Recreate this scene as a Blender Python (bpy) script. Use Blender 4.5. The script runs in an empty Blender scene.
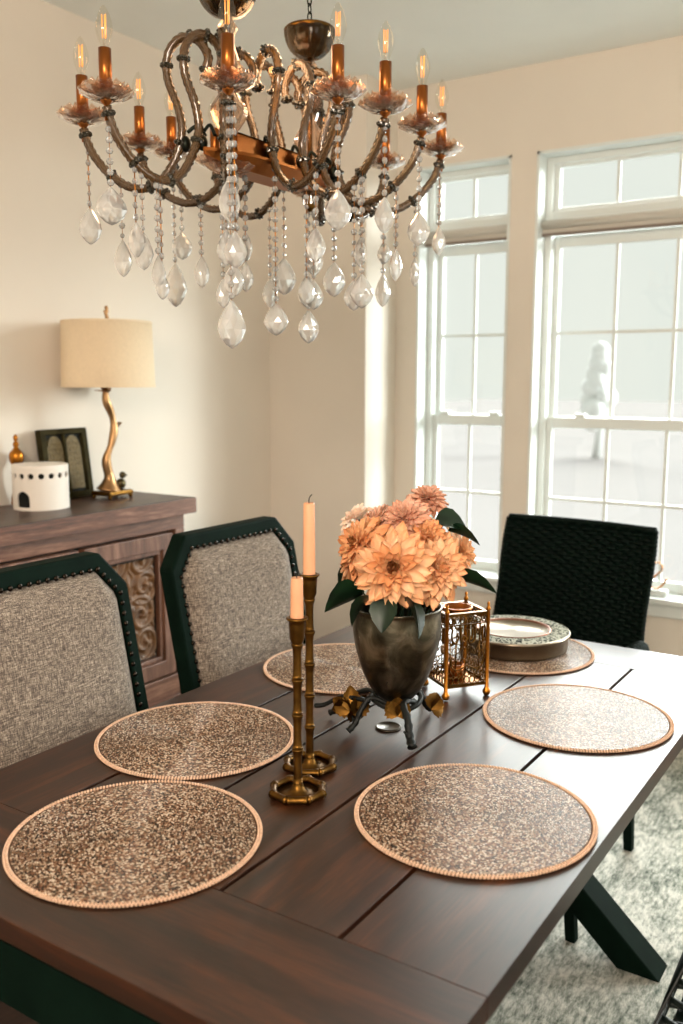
import bpy, math, random
from mathutils import Vector, Matrix
rnd = random.Random(7)
PI = math.pi
S = bpy.context.scene
COL = S.collection

# ------------------------------------------------------------------ camera, world, sun, exposure
cam_d = bpy.data.cameras.new('camera'); cam = bpy.data.objects.new('camera', cam_d); COL.objects.link(cam)
S.camera = cam
yaw, pitch, roll = math.radians(33.1586), math.radians(8.265), math.radians(0.1239)
fw = Vector((-math.sin(yaw)*math.cos(pitch), math.cos(yaw)*math.cos(pitch), -math.sin(pitch)))
rt = Vector((math.cos(yaw), math.sin(yaw), 0)); up = rt.cross(fw)
r2 = math.cos(roll)*rt + math.sin(roll)*up; u2 = -math.sin(roll)*rt + math.cos(roll)*up
cm = Matrix((r2, u2, -fw)).transposed().to_4x4(); cm.translation = Vector((0, 0, 1.4441))
cam.matrix_world = cm
cam_d.sensor_fit = 'VERTICAL'; cam_d.sensor_height = 24; cam_d.sensor_width = 16
cam_d.lens = 913.49*24/1024
cam_d.clip_start = .05; cam_d.clip_end = 200
cam_d.dof.use_dof = True; cam_d.dof.focus_distance = 1.72; cam_d.dof.aperture_fstop = 2.3

S.view_settings.view_transform = 'Standard'; S.view_settings.look = 'None'
S.view_settings.exposure = 0.14; S.view_settings.gamma = 1.0; S.view_settings.use_curve_mapping = False
w = bpy.data.worlds.new('overcast_sky'); S.world = w; w.use_nodes = True
bg = w.node_tree.nodes['Background']; bg.inputs[0].default_value = (.95, 1.0, .92, 1); bg.inputs[1].default_value = 0.825

def sun(name, az, el, ang, e, colr):
    # az: degrees clockwise from +Y (towards +X) where the light comes FROM
    d = bpy.data.lights.new(name, 'SUN'); o = bpy.data.objects.new(name, d); COL.objects.link(o)
    d.energy = e; d.angle = math.radians(ang); d.color = colr
    a, b = math.radians(az), math.radians(el)
    v = Vector((math.sin(a)*math.cos(b), math.cos(a)*math.cos(b), math.sin(b)))
    o.rotation_euler = v.to_track_quat('Z', 'Y').to_euler(); o.location = v*6 + Vector((0, 0, 3))
    return o
sun('sky_glow_north', -12, 28, 56, 16.0, (.96, 1, .97))
sun('sky_glow_east', 50, 14, 30, 9.0, (.93, 1, .99))

def area(name, loc, tgt, sx, sy, e, colr):
    d = bpy.data.lights.new(name, 'AREA'); o = bpy.data.objects.new(name, d); COL.objects.link(o)
    d.shape = 'RECTANGLE'; d.size = sx; d.size_y = sy; d.energy = e; d.color = colr
    o.location = loc; v = Vector(loc) - Vector(tgt); o.rotation_euler = v.to_track_quat('Z', 'Y').to_euler(); return o
area('fill_behind_camera', (.3, -1.6, 2.66), (-.6, .6, 1.6), 1.8, 1.2, 185, (1, .83, .68))  # added warm fill behind the camera, not a known fixture
area('side_fill', (1.93, .2, 1.6), (-1.2, 1.2, 1.5), 1.5, 1.3, 18, (1, .90, .80))  # weak fill added from the right to lift the walls

S.cycles.use_denoising = True
S.cycles.max_bounces = 12; S.cycles.transmission_bounces = 10; S.cycles.transparent_max_bounces = 12
S.cycles.diffuse_bounces = 5; S.cycles.glossy_bounces = 5
S.cycles.sample_clamp_indirect = 4; S.cycles.caustics_refractive = False; S.cycles.caustics_reflective = False
S.cycles.blur_glossy = .6

# ------------------------------------------------------------------ helpers
def lin(c):
    if isinstance(c, str): c = tuple(int(c[i:i+2], 16)/255 for i in (0, 2, 4))
    return tuple((x/12.92 if x <= .04045 else ((x+.055)/1.055)**2.4) for x in c[:3]) + (1,)

class T:  # small node helper
    def __init__(s, name):
        s.m = bpy.data.materials.new(name); s.m.use_nodes = True; s.t = s.m.node_tree; s.n = s.t.nodes
        s.p = s.n['Principled BSDF']
    def node(s, typ, **k):
        n = s.n.new(typ)
        for a, v in k.items():
            if a.startswith('i_'):
                key = a[2:]; key = int(key) if key.isdigit() else key.replace('_', ' ')
                n.inputs[key].default_value = v
            else: setattr(n, a, v)
        return n
    def link(s, a, b): s.t.links.new(a, b)
    def co(s, scale=(1, 1, 1), kind='Object', rot=(0, 0, 0)):
        c = s.node('ShaderNodeTexCoord'); m = s.node('ShaderNodeMapping'); m.inputs['Scale'].default_value = scale
        m.inputs['Rotation'].default_value = rot
        s.link(c.outputs[kind], m.inputs[0]); return m.outputs[0]
    def ramp(s, fac, stops, interp='LINEAR'):
        r = s.node('ShaderNodeValToRGB'); cr = r.color_ramp; cr.interpolation = interp
        while len(cr.elements) > 1: cr.elements.remove(cr.elements[0])
        cr.elements[0].position = stops[0][0]; cr.elements[0].color = lin(stops[0][1])
        for p_, c_ in stops[1:]:
            e = cr.elements.new(p_); e.color = lin(c_)
        s.link(fac, r.inputs[0]); return r.outputs[0]
    def bump(s, h, strength=.3, dist=.01):
        b = s.node('ShaderNodeBump'); b.inputs['Strength'].default_value = strength; b.inputs['Distance'].default_value = dist
        s.link(h, b.inputs['Height']); s.link(b.outputs[0], s.p.inputs['Normal']); return b

def mat(name, c, rough=.5, metal=0, spec=.5, noise=0, nscale=30, bump=0, trans=0, ior=1.5, coat=0, sss=0):
    t = T(name); p = t.p
    p.inputs['Base Color'].default_value = lin(c); p.inputs['Roughness'].default_value = rough
    p.inputs['Metallic'].default_value = metal; p.inputs['Specular IOR Level'].default_value = spec
    p.inputs['IOR'].default_value = ior; p.inputs['Transmission Weight'].default_value = trans
    p.inputs['Coat Weight'].default_value = coat
    if sss:
        p.inputs['Subsurface Weight'].default_value = sss; p.inputs['Subsurface Radius'].default_value = (.01, .006, .004)
    if noise or bump:
        n = t.node('ShaderNodeTexNoise'); n.inputs['Scale'].default_value = nscale; n.inputs['Detail'].default_value = 6
        t.link(t.co(), n.inputs['Vector'])
        if noise:
            b = lin(c)
            a_ = tuple(min(1, x*(1+noise)) for x in b[:3]); d_ = tuple(x*(1-noise) for x in b[:3])
            r = t.node('ShaderNodeValToRGB'); r.color_ramp.elements[0].color = d_+(1,); r.color_ramp.elements[1].color = a_+(1,)
            r.color_ramp.elements[0].position = .3; r.color_ramp.elements[1].position = .7
            t.link(n.outputs[0], r.inputs[0]); t.link(r.outputs[0], p.inputs['Base Color'])
        if bump: t.bump(n.outputs[0], bump, .004)
    return t.m

class MB:
    def __init__(s): s.v = []; s.f = []; s.m = []; s.s = []
    def add(s, vs, fs, mi=0, smooth=True, M=None):
        o = len(s.v)
        s.v += [tuple(M @ Vector(v)) for v in vs] if M is not None else [tuple(v) for v in vs]
        for f in fs: s.f.append(tuple(i+o for i in f)); s.m.append(mi); s.s.append(smooth)
        return s
    def box(s, c, d, mi=0, M=None):
        x, y, z = c; a, b, h = d[0]/2, d[1]/2, d[2]/2
        vs = [(x+i*a, y+j*b, z+k*h) for i in (-1, 1) for j in (-1, 1) for k in (-1, 1)]
        return s.add(vs, [(0, 1, 3, 2), (4, 6, 7, 5), (0, 4, 5, 1), (2, 3, 7, 6), (0, 2, 6, 4), (1, 5, 7, 3)], mi, False, M)
    def bb(s, x0, x1, y0, y1, z0, z1, mi=0, M=None):
        return s.box(((x0+x1)/2, (y0+y1)/2, (z0+z1)/2), (abs(x1-x0), abs(y1-y0), abs(z1-z0)), mi, M)
    def lathe(s, prof, n=24, c=(0, 0, 0), mi=0, smooth=True, M=None, lobes=0, lamp=0, cap=True, rot0=0):
        vs = []; fs = []
        for (r, z) in prof:
            for i in range(n):
                a = 2*PI*i/n+rot0; rr = r*(1+lamp*math.cos(lobes*a)) if lobes else r
                vs.append((c[0]+rr*math.cos(a), c[1]+rr*math.sin(a), c[2]+z))
        for j in range(len(prof)-1):
            for i in range(n):
                k = (i+1) % n; fs.append((j*n+i, j*n+k, (j+1)*n+k, (j+1)*n+i))
        if cap:
            if prof[0][0] > 1e-5: fs.append(tuple(range(n))[::-1])
            if prof[-1][0] > 1e-5: fs.append(tuple((len(prof)-1)*n+i for i in range(n)))
        return s.add(vs, fs, mi, smooth, M)
    def sph(s, c, r, n=10, m=6, mi=0, sc=(1, 1, 1), smooth=True, M=None):
        vs = []; fs = []
        for j in range(m+1):
            t = PI*j/m
            for i in range(n):
                a = 2*PI*i/n
                vs.append((c[0]+r*sc[0]*math.sin(t)*math.cos(a), c[1]+r*sc[1]*math.sin(t)*math.sin(a), c[2]-r*sc[2]*math.cos(t)))
        for j in range(m):
            for i in range(n):
                k = (i+1) % n; fs.append((j*n+i, j*n+k, (j+1)*n+k, (j+1)*n+i))
        return s.add(vs, fs, mi, smooth, M)
    def tube(s, pts, r, n=8, mi=0, M=None, flute=0, twist=0, closed=False, smooth=True, sq=1):
        P = [Vector(p) for p in pts]; L = len(P)
        R = r if isinstance(r, (list, tuple)) else [r]*L
        up = Vector((0, 0, 1)); vs = []; fs = []; prev = None; dist = 0
        for i in range(L):
            if closed: d = (P[(i+1) % L]-P[i-1])
            else: d = P[min(i+1, L-1)]-P[max(i-1, 0)]
            if d.length < 1e-9: d = Vector((0, 0, 1))
            d.normalize()
            if prev is None:
                a = d.cross(up) if abs(d.dot(up)) < .95 else d.cross(Vector((1, 0, 0)))
            else: a = prev - d*prev.dot(d)
            a.normalize(); b = d.cross(a); prev = a
            if i: dist += (P[i]-P[i-1]).length
            for k in range(n):
                t = 2*PI*k/n; rr = R[i]*(1+(flute if k % 2 else -flute)); tt = t+twist*dist
                vs.append(tuple(P[i]+a*math.cos(tt)*rr+b*math.sin(tt)*rr*sq))
        for i in range(L-1 if not closed else L):
            j = (i+1) % L
            for k in range(n):
                q = (k+1) % n; fs.append((i*n+k, i*n+q, j*n+q, j*n+k))
        if not closed: fs.append(tuple(range(n))[::-1]); fs.append(tuple((L-1)*n+k for k in range(n)))
        return s.add(vs, fs, mi, smooth, M)
    def grid(s, fn, nu, nv, mi=0, smooth=True, M=None):
        vs = [fn(i/nu, j/nv) for j in range(nv+1) for i in range(nu+1)]
        fs = [(j*(nu+1)+i, j*(nu+1)+i+1, (j+1)*(nu+1)+i+1, (j+1)*(nu+1)+i) for j in range(nv) for i in range(nu)]
        return s.add(vs, fs, mi, smooth, M)
    def prism(s, poly, fn0, fn1, mi=0, smooth=False, M=None):
        n = len(poly); vs = [fn0(*p) for p in poly]+[fn1(*p) for p in poly]
        fs = [tuple(range(n))[::-1], tuple(range(n, 2*n))]+[(i, (i+1) % n, n+(i+1) % n, n+i) for i in range(n)]
        return s.add(vs, fs, mi, smooth, M)
    def frame(s, outer, inner, fn0, fn1, mi=0, M=None):
        n = len(outer)
        vs = [fn0(*p) for p in outer]+[fn0(*p) for p in inner]+[fn1(*p) for p in outer]+[fn1(*p) for p in inner]; fs = []
        for i in range(n):
            j = (i+1) % n
            fs += [(i, n+i, n+j, j), (2*n+i, 2*n+j, 3*n+j, 3*n+i), (i, j, 2*n+j, 2*n+i), (n+i, 3*n+i, 3*n+j, n+j)]
        return s.add(vs, fs, mi, False, M)
    def build(s, name, mats, parent=None, bevel=0, **kw):
        me = bpy.data.meshes.new(name); me.from_pydata(s.v, [], s.f)
        if not isinstance(mats, (list, tuple)): mats = [mats]
        for m in mats: me.materials.append(m)
        me.polygons.foreach_set('material_index', s.m); me.polygons.foreach_set('use_smooth', s.s)
        me.update()
        o = bpy.data.objects.new(name, me); COL.objects.link(o)
        if parent: o.parent = parent
        if bevel:
            b = o.modifiers.new('bevel', 'BEVEL'); b.width = bevel; b.segments = 2; b.limit_method = 'ANGLE'; b.angle_limit = .7
        for k, v in kw.items(): o[k] = v
        return o

def empty(name, loc=(0, 0, 0), rz=0, **kw):
    o = bpy.data.objects.new(name, None); COL.objects.link(o); o.location = loc; o.rotation_euler = (0, 0, rz)
    o.empty_display_size = .05
    for k, v in kw.items(): o[k] = v
    return o
def copy_tree(o, parent=None):
    c = o.copy(); COL.objects.link(c)
    if parent: c.parent = parent
    for ch in list(o.children): copy_tree(ch, c)
    return c
def cr(p, n=6, closed=False):
    q = ([p[-1]]+list(p)+[p[0], p[1]]) if closed else [p[0]]+list(p)+[p[-1]]; out = []
    for i in range(1, len(q)-2):
        for k in range(n):
            t = k/n
            out.append(tuple(.5*((2*q[i][j])+(-q[i-1][j]+q[i+1][j])*t+(2*q[i-1][j]-5*q[i][j]+4*q[i+1][j]-q[i+2][j])*t*t+(-q[i-1][j]+3*q[i][j]-3*q[i+1][j]+q[i+2][j])*t**3) for j in range(len(q[0]))))
    if not closed: out.append(tuple(q[-1]))
    return out

# ------------------------------------------------------------------ materials
def wood(name, c0, c1, c2, along='Y', rough=.4, scale=1, bump=.15, spec=.5, coat=0):
    t = T(name); sc = {'Y': (14, 1.2, 14), 'X': (1.2, 14, 14), 'Z': (14, 14, 1.2)}[along]
    v = t.co(tuple(x*scale for x in sc))
    n = t.node('ShaderNodeTexNoise', i_Scale=1.6, i_Detail=8.0, i_Roughness=.62, i_Distortion=.7); t.link(v, n.inputs['Vector'])
    v2 = t.co(tuple(x*scale*7 for x in sc)); n2 = t.node('ShaderNodeTexNoise', i_Scale=2.0, i_Detail=4.0); t.link(v2, n2.inputs['Vector'])
    mx = t.node('ShaderNodeMix', i_0=.3); t.link(n.outputs[0], mx.inputs[2]); t.link(n2.outputs[0], mx.inputs[3])
    mx.data_type = 'FLOAT'
    t.link(t.ramp(mx.outputs[0], [(.32, c0), (.5, c1), (.68, c2)]), t.p.inputs['Base Color'])
    t.p.inputs['Roughness'].default_value = rough; t.p.inputs['Specular IOR Level'].default_value = spec
    t.p.inputs['Coat Weight'].default_value = coat; t.p.inputs['Coat Roughness'].default_value = .33
    t.bump(mx.outputs[0], bump, .003); return t.m
M_wall = mat('painted_wall_beige', (.87, .835, .785), .75, noise=.02, nscale=3, bump=.03)
M_ceil = mat('ceiling_paint', (.95, .965, .955), .9, noise=.015, nscale=4)
M_trim = mat('white_trim_paint', (.86, .88, .87), .35, noise=.01, nscale=5)
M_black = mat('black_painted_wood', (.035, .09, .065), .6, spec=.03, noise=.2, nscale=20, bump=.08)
M_tblY = wood('walnut_plank', (.05, .023, .008), (.18, .088, .034), (.33, .175, .075), 'Y', .40, 1, .08, .6, .18)
M_tblX = wood('walnut_breadboard', (.05, .023, .008), (.17, .082, .031), (.31, .16, .068), 'X', .40, 1, .08, .6, .18)
M_side = wood('rustic_brown_wood', (.20, .115, .075), (.42, .27, .195), (.62, .46, .37), 'Y', .5, 1.3, .3)
M_sideZ = wood('rustic_brown_wood_upright', (.22, .13, .09), (.41, .27, .20), (.58, .43, .35), 'Z', .5, 1.3, .3)
M_sidetop = wood('dark_rustic_top', (.11, .065, .045), (.23, .145, .105), (.36, .24, .18), 'Y', .42, 1.3, .25)
M_carve = mat('carved_wood', (.40, .27, .15), .5, noise=.35, nscale=25, bump=.2)
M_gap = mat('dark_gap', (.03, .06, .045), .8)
M_gold = mat('antique_brass', (.40, .28, .12), .36, 1, noise=.35, nscale=40, bump=.06)
M_goldb = mat('bright_gold', (.66, .42, .15), .3, 1, noise=.15, nscale=30)
M_copper = mat('brushed_copper', (.62, .37, .18), .3, 1, noise=.12, nscale=14)
M_lampg = mat('champagne_gold', (.68, .53, .37), .38, 1, noise=.2, nscale=20, bump=.1)
M_pew = None
M_shade = mat('lampshade_linen', (.88, .80, .68), .9, noise=.03, nscale=90, bump=.1)
M_cer = mat('matt_white_ceramic', (.90, .87, .83), .55, noise=.02, nscale=8)
M_dark = mat('dark_recess', (.03, .06, .04), .9)
M_candle = mat('peach_cream_wax', (.90, .66, .50), .45, sss=.25, noise=.04, nscale=20)
M_wick = mat('burnt_wick', (.04, .04, .035), .9)
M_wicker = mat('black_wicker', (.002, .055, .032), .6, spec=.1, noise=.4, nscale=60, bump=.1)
M_wickopen = mat('dark_green_black_wicker', (.015, .06, .04), .42, noise=.4, nscale=60)
M_nail = mat('dark_bronze_nail', (.16, .13, .10), .25, .9)
M_leaf = None
M_branch = mat('blackened_iron_branch', (.03, .045, .035), .5, 0, spec=.3, noise=.3, nscale=40, bump=.3)
M_chain = mat('blackened_chain', (.10, .12, .09), .4, .8)

def m_glass(name, c, rough=.03, tint=0):
    t = T(name); p = t.p; p.inputs['Base Color'].default_value = lin(c); p.inputs['Transmission Weight'].default_value = 1
    p.inputs['Roughness'].default_value = rough; p.inputs['IOR'].default_value = 1.52
    return t.m
def m_crystal():
    t = T('clear_cut_crystal'); p = t.p; p.inputs['Base Color'].default_value = lin((.98, .98, .97)); p.inputs['Transmission Weight'].default_value = .72
    p.inputs['Roughness'].default_value = .0; p.inputs['IOR'].default_value = 1.6; p.inputs['Specular IOR Level'].default_value = .8; return t.m
M_crys = m_crystal()
def m_thin(name, tint, body, fb, fg=.16):
    t = T(name); n = t.n; lw = t.node('ShaderNodeLayerWeight', i_Blend=.5); mr = t.node('ShaderNodeMapRange', i_3=fb*.35, i_4=min(1, fb*2.6)); t.link(lw.outputs[1], mr.inputs[0]); t.p.inputs['Base Color'].default_value = lin(body); t.p.inputs['Roughness'].default_value = .15; t.p.inputs['Specular IOR Level'].default_value = .8; t.p.inputs['Transmission Weight'].default_value = .85; t.p.inputs['Roughness'].default_value = .04
    tr = t.node('ShaderNodeBsdfTransparent'); tr.inputs[0].default_value = lin(tint)
    mx = t.node('ShaderNodeMixShader'); t.link(mr.outputs[0], mx.inputs[0])
    t.link(tr.outputs[0], mx.inputs[1]); t.link(t.p.outputs[0], mx.inputs[2]); t.link(mx.outputs[0], n['Material Output'].inputs[0]); return t.m
M_bobe = m_thin('rose_tinted_glass', (.97, .92, .88), (.90, .74, .60), .55)
M_smoke = m_thin('smoked_olive_glass', (.80, .74, .64), (.45, .38, .27), .6)
t = T('smoked_twist_glass'); t.p.inputs['Base Color'].default_value = lin((.42, .31, .185)); t.p.inputs['Roughness'].default_value = .2
t.p.inputs['Transmission Weight'].default_value = .45; t.p.inputs['Coat Weight'].default_value = .6; t.p.inputs['IOR'].default_value = 1.5
M_arm = t.m
M_ros = mat('dark_rosette_glass', (.17, .15, .09), .15, .3, noise=.4, nscale=90, coat=.6)
def m_pane(name, refl=.06, tint=(.96, .97, .96)):
    t = T(name); n = t.n; n.remove(t.p); tr = t.node('ShaderNodeBsdfTransparent'); tr.inputs[0].default_value = tint+(1,)
    gl = t.node('ShaderNodeBsdfGlossy', i_Roughness=.02)
    mx = t.node('ShaderNodeMixShader'); mx.inputs[0].default_value = refl; t.link(tr.outputs[0], mx.inputs[1]); t.link(gl.outputs[0], mx.inputs[2])
    t.link(mx.outputs[0], n['Material Output'].inputs[0]); return t.m
M_pane = m_pane('window_glass'); M_bulb = m_pane('bulb_glass', tint=(.97, .96, .93))
t = T('glowing_filament'); t.p.inputs['Base Color'].default_value = lin((.95, .6, .25)); t.p.inputs['Emission Color'].default_value = (1, .42, .10, 1)
t.p.inputs['Emission Strength'].default_value = .75; M_fil = t.m

# linen fabric: woven threads
def m_linen():
    t = T('oatmeal_linen'); v = t.co((1, 1, 1))
    wv = t.node('ShaderNodeTexNoise', i_Scale=1.0, i_Detail=3.0); t.link(t.co((420, 520, 14)), wv.inputs['Vector'])
    wh = t.node('ShaderNodeTexNoise', i_Scale=1.0, i_Detail=3.0); t.link(t.co((60, 60, 700)), wh.inputs['Vector'])
    mx = t.node('ShaderNodeMix', i_0=.5); t.link(wv.outputs[0], mx.inputs[2]); t.link(wh.outputs[0], mx.inputs[3])
    t.link(t.ramp(mx.outputs[0], [(.36, (.21, .175, .15)), (.50, (.43, .375, .325)), (.64, (.68, .62, .555))]), t.p.inputs['Base Color'])
    t.p.inputs['Roughness'].default_value = .95; t.p.inputs['Sheen Weight'].default_value = .15; t.bump(mx.outputs[0], .5, .002); return t.m
M_linen = m_linen()

def m_beads():
    t = T('mixed_glass_beads'); g = t.node('ShaderNodeNewGeometry')
    t.link(t.ramp(g.outputs['Random Per Island'], [(0, (.15, .10, .07)), (.16, (.36, .23, .15)), (.36, (.53, .39, .29)), (.56, (.67, .58, .49)), (.76, (.39, .33, .26)), (.88, (.80, .74, .66))], 'CONSTANT'), t.p.inputs['Base Color'])
    t.p.inputs['Roughness'].default_value = .36; t.p.inputs['Specular IOR Level'].default_value = .45
    return t.m
M_bead = m_beads()
M_rimbead = mat('copper_rim_beads', (.82, .68, .57), .35, .0, noise=.2, nscale=200)
M_matbase = mat('woven_mat_backing', (.38, .28, .20), .8)

def m_rug():
    t = T('distressed_grey_rug'); 
    n = t.node('ShaderNodeTexNoise', i_Scale=5.0, i_Detail=9.0, i_Roughness=.66, i_Distortion=1.2); t.link(t.co((1, 1, 1)), n.inputs['Vector'])
    n2 = t.node('ShaderNodeTexNoise', i_Scale=1.0, i_Detail=5.0, i_Roughness=.7); t.link(t.co((90, 25, 1), rot=(0, 0, .5)), n2.inputs['Vector'])
    vo = t.node('ShaderNodeTexVoronoi', i_Scale=7.0, feature='DISTANCE_TO_EDGE'); 
    dn = t.node('ShaderNodeTexNoise', i_Scale=9.0, i_Detail=3.0); t.link(t.co(), dn.inputs['Vector'])
    va = t.node('ShaderNodeVectorMath', operation='SCALE', i_Scale=.35); t.link(dn.outputs[1], va.inputs[0])
    vb = t.node('ShaderNodeVectorMath', operation='ADD'); t.link(va.outputs[0], vb.inputs[0]); t.link(t.co(), vb.inputs[1]); t.link(vb.outputs[0], vo.inputs['Vector'])
    vr = t.node('ShaderNodeMapRange', i_1=0.0, i_2=.05, i_3=0.0, i_4=1.0); t.link(vo.outputs[0], vr.inputs[0])
    m1 = t.node('ShaderNodeMix', i_0=.52); t.link(n.outputs[0], m1.inputs[2]); t.link(n2.outputs[0], m1.inputs[3])
    m2 = t.node('ShaderNodeMix', i_0=.03); t.link(m1.outputs[0], m2.inputs[2]); t.link(vr.outputs[0], m2.inputs[3])
    t.link(t.ramp(m2.outputs[0], [(.40, (.30, .34, .30)), (.48, (.58, .59, .55)), (.58, (.82, .81, .77))]), t.p.inputs['Base Color'])
    t.p.inputs['Roughness'].default_value = .95; t.bump(m2.outputs[0], .9, .012); return t.m
M_rug = m_rug()

def m_pewter():
    t = T('tarnished_pewter'); n = t.node('ShaderNodeTexNoise', i_Scale=16.0, i_Detail=7.0, i_Roughness=.6, i_Distortion=.8); t.link(t.co(), n.inputs['Vector'])
    t.link(t.ramp(n.outputs[0], [(.3, (.17, .165, .13)), (.5, (.38, .36, .30)), (.7, (.66, .62, .54))]), t.p.inputs['Base Color'])
    t.p.inputs['Metallic'].default_value = 1
    r = t.node('ShaderNodeMapRange', i_3=.42, i_4=.2); t.link(n.outputs[0], r.inputs[0]); t.link(r.outputs[0], t.p.inputs['Roughness'])
    t.bump(n.outputs[0], .12, .004); return t.m
M_pew = m_pewter()
def m_leaf():
    t = T('dark_green_leaf'); n = t.node('ShaderNodeTexNoise', i_Scale=25.0, i_Detail=5.0); t.link(t.co(), n.inputs['Vector'])
    t.link(t.ramp(n.outputs[0], [(.3, (.005, .07, .035)), (.7, (.05, .19, .08))]), t.p.inputs['Base Color']); t.p.inputs['Roughness'].default_value = .45
    t.bump(n.outputs[0], .3, .004); return t.m
M_leaf = m_leaf()
def m_petal(name, ca, cb):
    t = T(name); n = t.node('ShaderNodeTexNoise', i_Scale=30.0, i_Detail=4.0); t.link(t.co(), n.inputs['Vector'])
    t.link(t.ramp(n.outputs[0], [(.3, ca), (.7, cb)]), t.p.inputs['Base Color'])
    t.p.inputs['Roughness'].default_value = .6; t.p.inputs['Subsurface Weight'].default_value = .25; t.p.inputs['Subsurface Radius'].default_value = (.012, .006, .004)
    return t.m
P_or = m_petal('orange_peach_petal', (.86, .58, .36), (.92, .72, .53))
P_pe = m_petal('soft_peach_petal', (.90, .67, .47), (.95, .79, .63))
P_pk = m_petal('dusty_pink_petal', (.84, .62, .50), (.91, .74, .64))
P_wh = m_petal('pale_cream_petal', (.95, .83, .73), (.98, .90, .82))
P_ce = m_petal('brown_centre_petal', (.42, .22, .10), (.68, .42, .20))

def m_ornate(name, dark, light, sc):
    t = T(name); v = t.node('ShaderNodeTexVoronoi', i_Scale=sc, feature='DISTANCE_TO_EDGE')
    dn = t.node('ShaderNodeTexNoise', i_Scale=sc*.8, i_Detail=2.0); t.link(t.co(), dn.inputs['Vector'])
    va = t.node('ShaderNodeVectorMath', operation='SCALE', i_Scale=.02); t.link(dn.outputs[1], va.inputs[0])
    vb = t.node('ShaderNodeVectorMath', operation='ADD'); t.link(va.outputs[0], vb.inputs[0]); t.link(t.co(), vb.inputs[1]); t.link(vb.outputs[0], v.inputs['Vector'])
    t.link(t.ramp(v.outputs[0], [(.0, light), (.10, light), (.17, dark), (1, dark)]), t.p.inputs['Base Color'])
    t.p.inputs['Metallic'].default_value = .1; t.p.inputs['Roughness'].default_value = .8; t.p.inputs['Specular IOR Level'].default_value = .05; t.bump(v.outputs[0], -.5, .006); return t.m
M_orn = m_ornate('pierced_silver_rim', (.03, .08, .06), (.66, .66, .60), 80)
M_silver = mat('brushed_silver', (.58, .53, .46), .3, 1, noise=.12, nscale=30)
M_rose = mat('rose_copper_dish', (.50, .31, .22), .34, .9, noise=.08, nscale=20)

# ------------------------------------------------------------------ room structure
WY, WT = 3.80, .20
H = 2.74
def st(mb, name, m, **k): return mb.build(name, m, kind='structure', **k)
st(MB().bb(-2.9, 2.2, -2.6, 4.0, -.1, 0), 'floor', wood('shade_dark_boards', (.08, .055, .04), (.15, .10, .07), (.22, .155, .11), 'Y', .4))  # boards coloured dark to stand in for shade under the table
st(MB().bb(-2.9, 2.2, -2.6, 4.0, H, H+.1), 'ceiling', M_ceil)
st(MB().bb(-2.9, -2.72, -2.6, 4.0, 0, H), 'wall_left', M_wall)
st(MB().bb(-2.72, -2.18, 3.53, 4.0, 0, H), 'wall_back_left', M_wall)
wins = [(-2.07, -1.62, 2), (-1.505, -.64, 3), (-.525, -.075, 2), (.45, 1.6, 4)]
Z0, Z1 = .52, 2.39
wb = MB(); xs = [-2.18]+[v for a in wins for v in a[:2]]+[2.2]
for i in range(0, len(xs), 2): wb.bb(xs[i], xs[i+1], WY, WY+WT, 0, H)
for a in wins: wb.bb(a[0], a[1], WY, WY+WT, 0, Z0); wb.bb(a[0], a[1], WY, WY+WT, Z1, H)
st(wb, 'wall_back', M_wall)
rb = MB().bb(2.0, 2.2, -2.6, 4.0, 0, .9).bb(2.0, 2.2, -2.6, 4.0, 2.3, H).bb(2.0, 2.2, -2.6, -.6, .9, 2.3).bb(2.0, 2.2, 1.0, 4.0, .9, 2.3)
st(rb, 'wall_right', M_wall)
st(MB().bb(-2.9, 2.2, -2.8, -2.6, 0, H), 'wall_front', M_wall)
b = MB().bb(-2.72, -2.705, -2.6, 3.53, 0, .13); st(b, 'baseboard_left', M_trim, bevel=.004)
b = MB().bb(-2.705, -2.18, 3.515, 3.53, 0, .13).bb(-2.18, -2.165, 3.515, 3.8, 0, .13).bb(-2.165, 2.0, 3.785, 3.8, 0, .13); st(b, 'baseboard_back', M_trim, bevel=.004)
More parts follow.
